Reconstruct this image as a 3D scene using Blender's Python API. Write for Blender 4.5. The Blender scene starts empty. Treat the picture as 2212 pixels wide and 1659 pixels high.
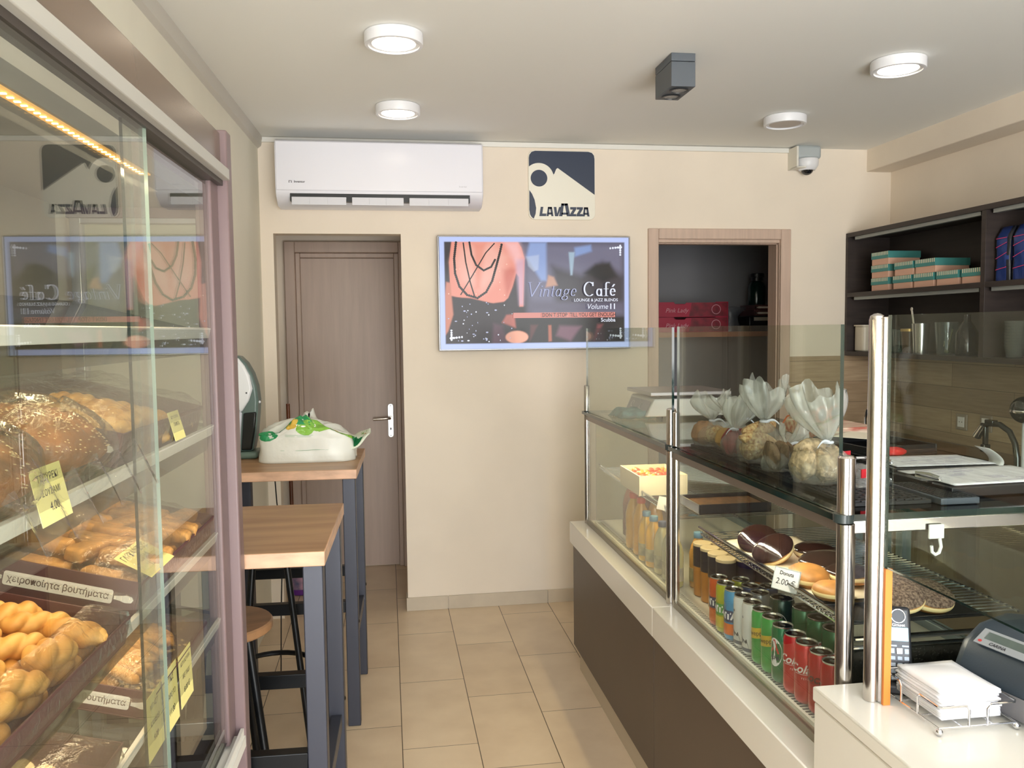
import bpy, math, random
from math import sin, cos, pi, radians as rad
from mathutils import Matrix, Vector
random.seed(7)
sc = bpy.context.scene
COL = sc.collection
# ------------------------------------------------------------------ camera
cam = bpy.data.cameras.new('camera')
camo = bpy.data.objects.new('camera', cam); COL.objects.link(camo)
YAW, PITCH, ROLL, EYE, FPX = .1485, -.0658, -.0116, 1.585, 1795.97
F = Vector((sin(YAW)*cos(PITCH), cos(YAW)*cos(PITCH), sin(PITCH)))
R0 = Vector((cos(YAW), -sin(YAW), 0)); U0 = R0.cross(F)
R = R0*cos(ROLL) + U0*sin(ROLL); U = -R0*sin(ROLL) + U0*cos(ROLL)
camo.matrix_world = Matrix(((R.x, U.x, -F.x, 0), (R.y, U.y, -F.y, 0), (R.z, U.z, -F.z, EYE), (0, 0, 0, 1)))
cam.sensor_fit = 'HORIZONTAL'; cam.sensor_width = 36; cam.lens = 36*FPX/2212
cam.clip_start = .02; cam.clip_end = 200
sc.camera = camo
# ------------------------------------------------------------------ light and exposure
sc.view_settings.view_transform = 'Standard'; sc.view_settings.look = 'None'
sc.view_settings.gamma = 1; sc.view_settings.use_curve_mapping = False
sc.view_settings.exposure = 0.0
W = bpy.data.worlds.new('sky'); sc.world = W; W.use_nodes = True
bg = W.node_tree.nodes['Background']
sky = W.node_tree.nodes.new('ShaderNodeTexSky')
sky.sky_type = 'NISHITA'; sky.sun_disc = False; sky.sun_elevation = rad(50); sky.sun_rotation = rad(200)
W.node_tree.links.new(sky.outputs[0], bg.inputs[0]); bg.inputs[1].default_value = .4
def area(name, loc, rot, sx, sy, power, color):
    l = bpy.data.lights.new(name, 'AREA'); l.shape = 'RECTANGLE'; l.size = sx; l.size_y = sy
    l.energy = power; l.color = color
    o = bpy.data.objects.new(name, l); COL.objects.link(o); o.location = loc; o.rotation_euler = rot
    return o
# daylight coming in through the open shop front behind the camera, and bounced up off the pavement
area('shopfront_daylight', (1.0, -1.95, 1.25), (rad(90), 0, 0), 3.4, 2.3, 185, (.95, .97, 1.0))
area('pavement_bounce', (1.0, -2.6, .05), (rad(145), 0, 0), 3.4, 1.4, 270, (.97, .98, .97))
cy = sc.cycles
cy.max_bounces = 10; cy.diffuse_bounces = 4; cy.glossy_bounces = 4; cy.transmission_bounces = 4
cy.transparent_max_bounces = 32; cy.caustics_reflective = False; cy.caustics_refractive = False
cy.sample_clamp_indirect = 4; cy.blur_glossy = .6; cy.use_denoising = True
# ------------------------------------------------------------------ materials
def lin(c):
    c = c/255
    return c/12.92 if c <= .04045 else ((c+.055)/1.055)**2.4
def rgb(c): return (lin(c[0]), lin(c[1]), lin(c[2]), 1)
MATS = {}
def mat(name, c=(200, 200, 200), rough=.5, metal=0, spec=.5, coat=0, var=None, bump=None, emit=None, es=1, coords='Object', tr=0, sheen=0):
    """var=(scale, amount, stretch xyz, second colour); bump=(scale, strength, stretch)"""
    if name in MATS: return MATS[name]
    m = bpy.data.materials.new(name); m.use_nodes = True; MATS[name] = m
    nt = m.node_tree; N = nt.nodes; L = nt.links; b = N['Principled BSDF']
    b.inputs['Base Color'].default_value = rgb(c); b.inputs['Roughness'].default_value = rough
    b.inputs['Metallic'].default_value = metal; b.inputs['Specular IOR Level'].default_value = spec
    b.inputs['Coat Weight'].default_value = coat; b.inputs['Transmission Weight'].default_value = tr
    m.diffuse_color = rgb(c)
    if emit:
        b.inputs['Emission Color'].default_value = rgb(emit); b.inputs['Emission Strength'].default_value = es
    if var or bump:
        tc = N.new('ShaderNodeTexCoord')
        def noise(scale, st, detail=5):
            mp = N.new('ShaderNodeMapping'); mp.inputs['Scale'].default_value = st
            L.new(tc.outputs[coords], mp.inputs[0])
            n = N.new('ShaderNodeTexNoise'); n.inputs['Scale'].default_value = scale; n.inputs['Detail'].default_value = detail
            L.new(mp.outputs[0], n.inputs['Vector']); return n
    if var:
        n = noise(var[0], var[2] if len(var) > 2 else (1, 1, 1))
        r = N.new('ShaderNodeValToRGB'); r.color_ramp.elements[0].position = .35; r.color_ramp.elements[1].position = .65
        c2 = var[3] if len(var) > 3 else tuple(max(0, v*(1-var[1])) for v in c)
        r.color_ramp.elements[0].color = rgb(c2); r.color_ramp.elements[1].color = rgb(c)
        L.new(n.outputs['Fac'], r.inputs[0]); L.new(r.outputs[0], b.inputs['Base Color'])
    if bump:
        n2 = noise(bump[0], bump[2] if len(bump) > 2 else (1, 1, 1), 3)
        bp = N.new('ShaderNodeBump'); bp.inputs['Strength'].default_value = bump[1]; bp.inputs['Distance'].default_value = .004
        L.new(n2.outputs['Fac'], bp.inputs['Height']); L.new(bp.outputs[0], b.inputs['Normal'])
    return m
def glassy(name, tint, ior=1.45, haze=0, hazec=(235, 240, 240), grough=0.0, bump=None):
    """thin clear sheet: tinted straight-through light plus a Fresnel reflection on each face, optional milky haze"""
    if name in MATS: return MATS[name]
    m = bpy.data.materials.new(name); m.use_nodes = True; MATS[name] = m
    nt = m.node_tree; N = nt.nodes; L = nt.links
    N.remove(N['Principled BSDF']); out = N['Material Output']
    g = N.new('ShaderNodeNewGeometry'); ma = N.new('ShaderNodeMath'); ma.operation = 'MULTIPLY_ADD'
    L.new(g.outputs['Backfacing'], ma.inputs[0]); ma.inputs[1].default_value = 1/ior-ior; ma.inputs[2].default_value = ior
    fr = N.new('ShaderNodeFresnel'); L.new(ma.outputs[0], fr.inputs['IOR'])
    tp = N.new('ShaderNodeBsdfTransparent'); tp.inputs[0].default_value = rgb(tint)
    gl = N.new('ShaderNodeBsdfGlossy'); gl.inputs['Roughness'].default_value = grough
    base = tp.outputs[0]
    if bump:
        tc = N.new('ShaderNodeTexCoord'); n = N.new('ShaderNodeTexNoise'); n.inputs['Scale'].default_value = bump[0]; n.inputs['Detail'].default_value = 4
        n.inputs['Distortion'].default_value = 1.2
        mp = N.new('ShaderNodeMapping'); mp.inputs['Scale'].default_value = bump[2] if len(bump) > 2 else (1, 1, 1); L.new(tc.outputs['Object'], mp.inputs[0]); L.new(mp.outputs[0], n.inputs['Vector'])
        bp = N.new('ShaderNodeBump'); bp.inputs['Strength'].default_value = bump[1]; bp.inputs['Distance'].default_value = .01
        L.new(n.outputs['Fac'], bp.inputs['Height'])
        L.new(bp.outputs[0], gl.inputs['Normal']); L.new(bp.outputs[0], fr.inputs['Normal'])
    if haze:
        d = N.new('ShaderNodeBsdfTranslucent'); d.inputs[0].default_value = rgb(hazec)
        d2 = N.new('ShaderNodeBsdfDiffuse'); d2.inputs[0].default_value = rgb(hazec)
        ad = N.new('ShaderNodeMixShader'); ad.inputs[0].default_value = .5
        L.new(d.outputs[0], ad.inputs[1]); L.new(d2.outputs[0], ad.inputs[2])
        mx0 = N.new('ShaderNodeMixShader'); mx0.inputs[0].default_value = haze
        L.new(base, mx0.inputs[1]); L.new(ad.outputs[0], mx0.inputs[2]); base = mx0.outputs[0]
    mx = N.new('ShaderNodeMixShader'); L.new(fr.outputs[0], mx.inputs[0])
    L.new(base, mx.inputs[1]); L.new(gl.outputs[0], mx.inputs[2]); L.new(mx.outputs[0], out.inputs[0])
    return m
# ------------------------------------------------------------------ mesh builder
class MB:
    def __init__(s, M=None): s.v = []; s.f = []; s.mi = []; s.M = M
    def add(s, vs, fs, mi=0, M=None):
        o = len(s.v)
        for p in vs:
            p = Vector(p)
            if M: p = M @ p
            if s.M: p = s.M @ p
            s.v.append(p)
        for f in fs: s.f.append([i+o for i in f]); s.mi.append(mi)
        return s
    def box(s, x0, x1, y0, y1, z0, z1, mi=0, M=None, faces=None):
        v = [(x, y, z) for z in (z0, z1) for y in (y0, y1) for x in (x0, x1)]
        fs = [(0, 2, 3, 1), (4, 5, 7, 6), (0, 1, 5, 4), (2, 6, 7, 3), (0, 4, 6, 2), (1, 3, 7, 5)]   # -z +z -y +y -x +x
        o = len(s.f); s.add(v, fs, mi, M)
        if faces:
            for k, m in faces.items(): s.mi[o+'-z +z -y +y -x +x'.split().index(k)] = m
        return s
    def lathe(s, prof, c=(0, 0, 0), n=24, mi=0, M=None, ax='z'):
        """prof: (r, z) or (r, z, material of the band up to the next ring)"""
        vs = []; fs = []; ms = []
        for q in prof:
            for k in range(n):
                t = 2*pi*k/n; p = (q[0]*cos(t), q[0]*sin(t), q[1])
                if ax == 'x': p = (p[2], p[0], p[1])
                if ax == 'y': p = (p[1], p[2], p[0])
                vs.append((p[0]+c[0], p[1]+c[1], p[2]+c[2]))
        for i in range(len(prof)-1):
            for k in range(n):
                fs.append((i*n+k, i*n+(k+1) % n, (i+1)*n+(k+1) % n, (i+1)*n+k)); ms.append(prof[i][2] if len(prof[i]) > 2 else mi)
        fs.append(tuple(range(n-1, -1, -1))); ms.append(ms[0])
        fs.append(tuple(range((len(prof)-1)*n, len(prof)*n))); ms.append(ms[-2])
        o = len(s.mi); s.add(vs, fs, mi, M); s.mi[o:] = ms; return s
    def cyl(s, p0, p1, r0, r1=None, n=16, mi=0, M=None):
        p0 = Vector(p0); p1 = Vector(p1); r1 = r0 if r1 is None else r1
        q = (p1-p0).to_track_quat('Z', 'Y').to_matrix().to_4x4()
        T = Matrix.Translation(p0) @ q
        return s.lathe([(r0, 0), (r1, (p1-p0).length)], n=n, mi=mi, M=(M @ T) if M else T)
    def tube(s, pts, r, n=8, mi=0, closed=False, M=None):
        pts = [Vector(p) for p in pts]; m = len(pts); vs = []; fs = []
        ref = None
        for i, p in enumerate(pts):
            a = pts[(i-1) % m] if (closed or i) else p; b = pts[(i+1) % m] if (closed or i < m-1) else p
            t = (b-a).normalized()
            if ref is None: ref = t.orthogonal().normalized()
            ref = (ref - t*ref.dot(t)); ref = ref.normalized() if ref.length > 1e-6 else t.orthogonal().normalized()
            bi = t.cross(ref); rr = r[i] if isinstance(r, (list, tuple)) else r
            for k in range(n):
                an = 2*pi*k/n; vs.append(p + (ref*cos(an)+bi*sin(an))*rr)
        e = m if closed else m-1
        for i in range(e):
            for k in range(n):
                j = (i+1) % m; fs.append((i*n+k, i*n+(k+1) % n, j*n+(k+1) % n, j*n+k))
        if not closed: fs += [tuple(range(n-1, -1, -1)), tuple(range((m-1)*n, m*n))]
        return s.add(vs, fs, mi, M)
    def prism(s, poly, z0, z1, mi=0, M=None, side=None):
        n = len(poly)
        vs = [(x, y, z0) for x, y in poly]+[(x, y, z1) for x, y in poly]
        o = len(s.mi)
        s.add(vs, [tuple(range(n-1, -1, -1)), tuple(range(n, 2*n))]+[(i, (i+1) % n, n+(i+1) % n, n+i) for i in range(n)], mi, M)
        if side is not None: s.mi[o+2:] = [side]*n
        return s
    def grid(s, fn, nu, nv, mi=0, wrapu=False, M=None):
        vs = [fn(i/(nu if wrapu else nu-1), j/(nv-1)) for j in range(nv) for i in range(nu)]
        fs = [(j*nu+i, j*nu+(i+1) % nu, (j+1)*nu+(i+1) % nu, (j+1)*nu+i) for j in range(nv-1) for i in range(nu if wrapu else nu-1)]
        return s.add(vs, fs, mi, M)
    def ball(s, c, r, n=14, mi=0, M=None, fn=None):
        rx, ry, rz = r if isinstance(r, (tuple, list)) else (r, r, r)
        def f(u, v):
            t = 2*pi*u; ph = pi*(v*.98+.01)-pi/2
            k = fn(t, ph) if fn else 1
            return (c[0]+rx*k*cos(ph)*cos(t), c[1]+ry*k*cos(ph)*sin(t), c[2]+rz*k*sin(ph))
        s.grid(f, n*2, n, mi, True, M)
        o = len(s.v)-n*2*n
        s.f.append([o+i for i in range(n*2-1, -1, -1)]); s.mi.append(mi)
        s.f.append([o+(n-1)*n*2+i for i in range(n*2)]); s.mi.append(mi); return s
    def mesh(s, name, mats, angle=35):
        me = bpy.data.meshes.new(name); me.from_pydata(s.v, [], s.f)
        for m in (mats if isinstance(mats, (list, tuple)) else [mats]): me.materials.append(m)
        me.polygons.foreach_set('material_index', s.mi)
        me.polygons.foreach_set('use_smooth', [True]*len(s.f))
        me.update(); me.set_sharp_from_angle(angle=rad(angle)); return me
    def build(s, name, mats, parent=None, bevel=0, seg=2, angle=35, solid=0, sub=0, label=None):
        o = bpy.data.objects.new(name, s.mesh(name, mats, angle)); COL.objects.link(o)
        if parent is not None: o.parent = parent
        if sub: d = o.modifiers.new('subdivision', 'SUBSURF'); d.levels = d.render_levels = sub
        if solid: d = o.modifiers.new('thickness', 'SOLIDIFY'); d.thickness = solid; d.offset = 0
        if bevel:
            b = o.modifiers.new('bevel', 'BEVEL'); b.width = bevel; b.segments = seg; b.limit_method = 'ANGLE'; b.angle_limit = rad(40)
            b.harden_normals = False
        if label: o['label'] = label
        return o
def tag(o, label, cat, group=None, kind=None):
    if label: o['label'] = label
    if cat: o['category'] = cat
    if group: o['group'] = group
    if kind: o['kind'] = kind
    return o
def thing(name, label, cat, loc=(0, 0, 0), rot=(0, 0, 0), group=None, M=None):
    o = bpy.data.objects.new(name, None); COL.objects.link(o)
    o.empty_display_size = .05
    if M is not None: o.matrix_world = M
    else: o.location = loc; o.rotation_euler = rot
    return tag(o, label, cat, group)
def struct(name, mb, mats, label=None, **k):
    o = mb.build(name, mats, **k); o['kind'] = 'structure'
    if label: o['label'] = label
    return o
def dup(root, label=None, M=None, group=None):
    c = root.copy(); COL.objects.link(c)
    if M is not None: c.matrix_world = M
    if label: c['label'] = label
    if group: c['group'] = group
    for ch in list(root.children):
        d = ch.copy(); COL.objects.link(d); d.parent = c
        for g in list(ch.children):
            e = g.copy(); COL.objects.link(e); e.parent = d
    return c
def MX(loc, rz=0, ry=0, rx=0, s=1):
    return Matrix.Translation(loc) @ Matrix.Rotation(rz, 4, 'Z') @ Matrix.Rotation(ry, 4, 'Y') @ Matrix.Rotation(rx, 4, 'X') @ Matrix.Scale(s, 4)
def text_verts(body, size=.02, shear=0, bold=0, align='CENTER', spacing=1):
    cu = bpy.data.curves.new('lettering', 'FONT'); cu.body = body; cu.size = size; cu.shear = shear
    cu.offset = bold*size; cu.align_x = align; cu.align_y = 'CENTER'; cu.resolution_u = 3; cu.space_character = spacing; cu.fill_mode = 'BOTH'
    cu.extrude = 0
    o = bpy.data.objects.new('lettering', cu); COL.objects.link(o)
    bpy.context.view_layer.update()
    me = bpy.data.meshes.new_from_object(o.evaluated_get(bpy.context.evaluated_depsgraph_get()))
    v = [tuple(p.co) for p in me.vertices]; f = [tuple(p.vertices) for p in me.polygons]
    bpy.data.objects.remove(o); bpy.data.meshes.remove(me); bpy.data.curves.remove(cu)
    return v, f
def text(mb, body, size, M, mi=0, wrap=None, fit=None, **k):
    """adds flat lettering to a builder; M maps (x right, y up, z out) to the builder's space; wrap = cylinder radius"""
    v, f = text_verts(body, size, **k)
    if fit:
        w = max(p[0] for p in v)-min(p[0] for p in v); v = [(p[0]*fit/w, p[1], p[2]) for p in v]
    if wrap: v = [(wrap*sin(p[0]/wrap), p[1], wrap*cos(p[0]/wrap)) for p in v]
    return mb.add(v, f, mi, M)
def face_M(o, right, up):
    """matrix for lettering: origin, right and up vectors"""
    r = Vector(right).normalized(); u = Vector(up).normalized(); n = r.cross(u)
    return Matrix(((r.x, u.x, n.x, o[0]), (r.y, u.y, n.y, o[1]), (r.z, u.z, n.z, o[2]), (0, 0, 0, 1)))
def wrapdecal(mb, poly, Rr, M, mi=0):
    """flat polygon bent round a cylinder of radius Rr (x is arc length, y is height)"""
    n = len(poly); mb.add([(Rr*sin(x/Rr), y, Rr*cos(x/Rr)) for x, y in poly], [tuple(range(n))], mi, M)
def strip(mb, x0, x1, y0, y1, Rr, M, mi=0, n=10):
    for i in range(n):
        a = x0+(x1-x0)*i/n; b = x0+(x1-x0)*(i+1)/n
        wrapdecal(mb, [(a, y0), (b, y0), (b, y1), (a, y1)], Rr, M, mi)
def ell(cx, cy, rx, ry, n=24, a0=0, a1=2*pi):
    full = abs(a1-a0-2*pi) < 1e-6
    return [(cx+rx*cos(a0+(a1-a0)*k/(n if full else n-1)), cy+ry*sin(a0+(a1-a0)*k/(n if full else n-1))) for k in range(n)]
# shared materials
M_wall = mat('cream plaster', (243, 230, 212), .85, var=(2, .03), bump=(60, .05))
M_wallL = mat('pale plaster', (236, 231, 214), .85, var=(2, .03), bump=(60, .05))
M_ceil = mat('white ceiling paint', (240, 239, 233), .9)
M_white = mat('white satin', (238, 238, 240), .35)
M_whitep = mat('white plastic', (235, 236, 238), .3)
M_steel = mat('polished steel', (205, 200, 195), .16, 1)
M_chrome = mat('chrome', (225, 225, 228), .06, 1)
M_alu = mat('aluminium', (200, 200, 198), .35, .9)
M_aluw = mat('pale anodised strip', (238, 236, 228), .5)
M_black = mat('black plastic', (22, 24, 27), .4)
M_blackm = mat('black metal', (18, 20, 22), .35, .3)
M_glass = glassy('clear glass', (250, 253, 250))
M_doorglass = glassy('cabinet door glass', (250, 252, 249), 1.85)
M_glassg = glassy('green tinted glass', (243, 247, 241))
M_edge = mat('glass edge', (12, 44, 40), .08, 0, .7, var=(9, .4))
M_edgel = mat('light glass edge', (140, 158, 142), .15, 0, .8)
M_film = glassy('cling film', (252, 252, 250), 1.5, .035, (250, 246, 238), .07, (50, .5))
M_flare = glassy('gathered plastic bag top', (252, 253, 253), 1.6, .33, (253, 254, 255), .12, (34, .9, (1, 1, .2)))
M_bag = glassy('thin plastic bag', (253, 254, 254), 1.7, .2, (240, 244, 246), .1, (40, .8))
M_paper = mat('white paper', (240, 240, 244), .8)
M_ink = mat('dark ink', (40, 38, 45), .8)
def pane(mb, x0, x1, y0, y1, z0, z1, thin, mg=0, me=1):
    """a glass pane: the two big faces are glass, the cut edges have the edge colour"""
    f = {'x': ('-y +y -z +z'), 'y': ('-x +x -z +z'), 'z': ('-x +x -y +y')}[thin].split()
    return mb.box(x0, x1, y0, y1, z0, z1, mg, faces={k: me for k in f})
# ================================================================== the room
def tile_material():
    m = bpy.data.materials.new('beige floor tile'); m.use_nodes = True
    nt = m.node_tree; N = nt.nodes; L = nt.links; b = N['Principled BSDF']
    tc = N.new('ShaderNodeTexCoord'); sp = N.new('ShaderNodeSeparateXYZ'); L.new(tc.outputs['Object'], sp.inputs[0])
    def ma(op, a, b_=None, c=None):
        n = N.new('ShaderNodeMath'); n.operation = op
        for i, v in enumerate((a, b_, c)):
            if v is None: continue
            if isinstance(v, (int, float)): n.inputs[i].default_value = v
            else: L.new(v, n.inputs[i])
        return n.outputs[0]
    tw, tl = .288, .6
    u = ma('DIVIDE', ma('SUBTRACT', sp.outputs[0], .026), tw); col = ma('FLOOR', u); fu = ma('FRACT', ma('ADD', u, 20))
    v = ma('DIVIDE', ma('ADD', ma('SUBTRACT', sp.outputs[1], .275), ma('MULTIPLY', ma('ADD', col, 1), .192)), tl); fv = ma('FRACT', ma('ADD', v, 20))
    du = ma('MULTIPLY', ma('MINIMUM', fu, ma('SUBTRACT', 1, fu)), tw); dv = ma('MULTIPLY', ma('MINIMUM', fv, ma('SUBTRACT', 1, fv)), tl)
    g = ma('LESS_THAN', ma('MINIMUM', ma('MULTIPLY', du, .8), dv), .0014)
    n = N.new('ShaderNodeTexNoise'); n.inputs['Scale'].default_value = 5; n.inputs['Detail'].default_value = 6; L.new(tc.outputs['Object'], n.inputs['Vector'])
    wn = N.new('ShaderNodeTexWhiteNoise'); cb = N.new('ShaderNodeCombineXYZ'); L.new(col, cb.inputs[0]); L.new(ma('FLOOR', v), cb.inputs[1]); L.new(cb.outputs[0], wn.inputs['Vector'])
    f = ma('ADD', ma('MULTIPLY', n.outputs['Fac'], .75), ma('MULTIPLY', wn.outputs['Value'], .25))
    r = N.new('ShaderNodeValToRGB'); r.color_ramp.elements[0].position = .3; r.color_ramp.elements[1].position = .72
    r.color_ramp.elements[0].color = rgb((214, 191, 162)); r.color_ramp.elements[1].color = rgb((234, 213, 184)); L.new(f, r.inputs[0])
    mx = N.new('ShaderNodeMix'); mx.data_type = 'RGBA'; L.new(g, mx.inputs[0]); L.new(r.outputs[0], mx.inputs[6]); mx.inputs[7].default_value = rgb((88, 72, 50))
    L.new(mx.outputs[2], b.inputs['Base Color']); b.inputs['Roughness'].default_value = .34
    bp = N.new('ShaderNodeBump'); bp.inputs['Strength'].default_value = .35; bp.inputs['Distance'].default_value = .002; bp.invert = True
    L.new(g, bp.inputs['Height']); L.new(bp.outputs[0], b.inputs['Normal'])
    return m
struct('floor', MB().box(-1.3, 3.3, -2.0, 6.2, -.1, 0), tile_material(), 'beige rectangular floor tiles laid in staggered columns')
struct('floor_outside', MB().box(-9, 9, -12, -2.0, -.14, -.02), mat('pavement', (205, 200, 190), .9, var=(3, .1)))
struct('ceiling', MB().box(-1.1, 3.2, -2.0, 4.8, 2.625, 2.75), M_ceil, 'plain white painted ceiling')
struct('ceiling_bulkhead', MB().box(2.848, 3.2, -2.0, 4.655, 2.495, 2.64), M_wall, 'cream boxed beam running along the right wall', bevel=.004)
WB = 4.655
wb = MB()
for x0, x1, z0, z1 in ((-.95, -.593, 0, 2.7), (-.593, .087, 2.114, 2.7), (.087, 1.54, 0, 2.7), (1.54, 2.33, 2.112, 2.7), (2.33, 3.2, 0, 2.7)):
    wb.box(x0, x1, WB, WB+.1, z0, z1)
struct('wall_back', wb, M_wall, 'cream back wall with two door openings')
AL = rad(1.7)
LM = Matrix.Translation((-.66, WB, 0)) @ Matrix.Rotation(-AL, 4, 'Z')      # left-wall frame: x off the wall, y along it towards the back
struct('wall_left', MB(LM).box(-.12, 0, -6.7, .06, 0, 2.66), M_wallL, 'pale left wall beside the display cabinet')
struct('wall_right', MB().box(3.006, 3.2, -2.0, 4.8, 0, 2.7), M_wall, 'cream right wall above the shelf unit')
struct('wall_front', MB().box(-1.1, -.78, -2.1, -2.0, 0, 2.7).box(2.72, 3.2, -2.1, -2.0, 0, 2.7).box(-.78, 2.72, -2.1, -2.0, 2.42, 2.7), M_wall)
struct('wall_recess', MB().box(-.8, -.70, WB+.1, 5.7, 0, 2.5).box(.45, .55, WB+.1, 5.7, 0, 2.5).box(-.8, .55, 5.62, 5.72, 0, 2.5), M_wall, 'walls of the short passage in front of the brown door')
struct('ceiling_recess', MB().box(-.8, .55, WB+.1, 5.7, 2.4, 2.5), M_ceil)
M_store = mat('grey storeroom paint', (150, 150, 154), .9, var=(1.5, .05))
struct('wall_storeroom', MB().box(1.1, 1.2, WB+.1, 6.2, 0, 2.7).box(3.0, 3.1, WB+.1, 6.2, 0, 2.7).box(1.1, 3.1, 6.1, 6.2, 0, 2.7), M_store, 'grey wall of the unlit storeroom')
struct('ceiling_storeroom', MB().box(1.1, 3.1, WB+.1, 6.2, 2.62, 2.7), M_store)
# skirting tiles along the back wall, ceiling strips
M_skirt = mat('skirting tile', (206, 192, 170), .35, var=(6, .06))
sk = MB()
for a, b in ((.079, .3125), (.3155, .8885), (.8915, 1.4665), (1.4695, 1.494)): sk.box(a, b, WB-.011, WB, 0, .076)
sk.box(.079, .087, WB, WB+.1, 0, .076)
struct('baseboard_back', sk, M_skirt, 'beige tile skirting under the back wall', bevel=.0015)
struct('trim_1', MB().box(-.655, 2.36, WB-.012, WB, 2.595, 2.622), mat('white cable trunking', (232, 230, 222), .5), 'white cable trunking along the top of the back wall', bevel=.002)
struct('trim_2', MB(LM).prism([(0, 2.562), (.018, 2.575), (.026, 2.61), (.026, 2.626), (0, 2.626)], -6.6, 0, M=Matrix(((1, 0, 0, 0), (0, 0, 1, 0), (0, 1, 0, 0), (0, 0, 0, 1)))), mat('grey moulding', (205, 200, 190), .7), 'slim moulding where the left wall meets the ceiling')
# wood boards behind the staff counter
def board_material(name, c1, c2, axis):
    m = bpy.data.materials.new(name); m.use_nodes = True; nt = m.node_tree; N = nt.nodes; L = nt.links; b = N['Principled BSDF']
    tc = N.new('ShaderNodeTexCoord'); mp = N.new('ShaderNodeMapping'); L.new(tc.outputs['Object'], mp.inputs[0])
    mp.inputs['Rotation'].default_value = {'x': (rad(90), 0, 0), 'y': (rad(90), 0, rad(90))}[axis]
    if axis == 'y': mp.inputs['Rotation'].default_value = (rad(90), rad(90), 0); mp.vector_type = 'POINT'
    sp = N.new('ShaderNodeSeparateXYZ'); L.new(tc.outputs['Object'], sp.inputs[0]); cb = N.new('ShaderNodeCombineXYZ')
    L.new(sp.outputs[0 if axis == 'x' else 1], cb.inputs[0]); L.new(sp.outputs[2], cb.inputs[1])
    br = N.new('ShaderNodeTexBrick'); L.new(cb.outputs[0], br.inputs['Vector']); N.remove(mp)
    br.inputs['Scale'].default_value = 1; br.inputs['Brick Width'].default_value = .9; br.inputs['Row Height'].default_value = .125
    br.inputs['Mortar Size'].default_value = .0012; br.inputs['Color1'].default_value = rgb(c1); br.inputs['Color2'].default_value = rgb(c2); br.inputs['Mortar'].default_value = rgb((95, 78, 58))
    mp2 = N.new('ShaderNodeMapping'); mp2.inputs['Scale'].default_value = (2, 22, 1); L.new(cb.outputs[0], mp2.inputs[0])
    n = N.new('ShaderNodeTexNoise'); n.inputs['Scale'].default_value = 3; n.inputs['Detail'].default_value = 8; L.new(mp2.outputs[0], n.inputs['Vector'])
    mx = N.new('ShaderNodeMix'); mx.data_type = 'RGBA'; mx.blend_type = 'MULTIPLY'; mx.inputs[0].default_value = .55
    L.new(br.outputs[0], mx.inputs[6]); r = N.new('ShaderNodeValToRGB'); r.color_ramp.elements[0].color = (.55, .5, .45, 1); r.color_ramp.elements[0].position = .3; r.color_ramp.elements[1].position = .7
    L.new(n.outputs['Fac'], r.inputs[0]); L.new(r.outputs[0], mx.inputs[7]); L.new(mx.outputs[2], b.inputs['Base Color']); b.inputs['Roughness'].default_value = .55
    return m
struct('trim_3', MB().box(2.366, 3.0, WB-.012, WB, .85, 1.403), board_material('wood boards back', (196, 172, 140), (166, 140, 110), 'x'), 'wood-look boards on the back wall beside the storeroom doorway')
struct('trim_4', MB().box(2.992, 3.006, -1.0, WB-.012, .85, 1.43), board_material('wood boards right', (188, 168, 138), (158, 138, 112), 'y'), 'wood-look boards on the right wall under the shelf unit')
# ------------------------------------------------------------------ doors
M_door = mat('mauve-brown door veneer', (196, 174, 158), .42, var=(3, .045, (10, 10, .7)), bump=(9, .08, (20, 20, 1)))
M_cas = mat('pinkish door casing', (208, 182, 164), .45, var=(3, .06, (14, 14, .8)))
d = MB().box(-.548, .054, 5.60, 5.64, .008, 2.062).build('door_1', M_door, bevel=.002)
tag(d, 'closed mauve-brown veneer door at the end of the short passage', None, kind='structure')
fr = MB()
for x0, x1, z0, z1 in ((-.645, -.578, 0, 2.166), (.085, .152, 0, 2.166), (-.578, .085, 2.095, 2.166)): fr.box(x0, x1, 5.55, 5.62, z0, z1)
for x0, x1, z0, z1 in ((-.578, -.548, 0, 2.094), (.055, .085, 0, 2.094), (-.548, .055, 2.0635, 2.094)): fr.box(x0, x1, 5.575, 5.64, z0, z1)
fr.build('door_frame', M_door, d, bevel=.005)
MB().prism([(p[0], p[1]) for p in ell(0, .095, .018, .018, 10, 0, pi)+ell(0, -.095, .018, .018, 10, pi, 2*pi)], 0, .008, M=face_M((.014, 5.60, .985), (1, 0, 0), (0, 0, 1))).build('handle_plate', M_alu, d, bevel=.001)
MB().cyl((.014, 5.592, 1.005), (.014, 5.545, 1.005), .010).tube([(.014, 5.548, 1.005), (0, 5.543, 1.005), (-.03, 5.543, 1.003), (-.1, 5.548, 1.0)], .009, 10).build('lever_handle', mat('satin nickel', (190, 180, 168), .25, 1), d)
MB().ball((.014, 5.591, .93), (.004, .002, .009), 6).ball((.014, 5.591, .885), .003, 5).ball((.014, 5.591, 1.085), .003, 5).build('keyhole', M_black, d)
M_gj = mat('grey door jamb', (170, 164, 158), .6)
d3 = MB().box(-.702, -.688, 5.2, 5.47, 0, 2.13).build('door_3', M_gj, bevel=.003); tag(d3, 'narrow grey jamb of a side door inside the passage', None, kind='structure')
for z in (1.13, 1.05):
    MB().box(-.690, -.684, 5.40, 5.455, z-.03, z+.03).box(-.686, -.683, 5.42, 5.442, z-.016, z+.016, 1).build('strike_plate', [M_steel, M_black], d3)
d2 = MB()
for x0, x1, z0, z1 in ((1.495, 1.557, 0, 2.153), (2.304, 2.366, 0, 2.153), (1.557, 2.304, 2.093, 2.153)): d2.box(x0, x1, WB-.016, WB+.006, z0, z1)
d2 = d2.build('door_2', M_cas, bevel=.004); tag(d2, 'pinkish wooden casing round the open storeroom doorway', None, kind='structure')
jb = MB()
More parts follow.
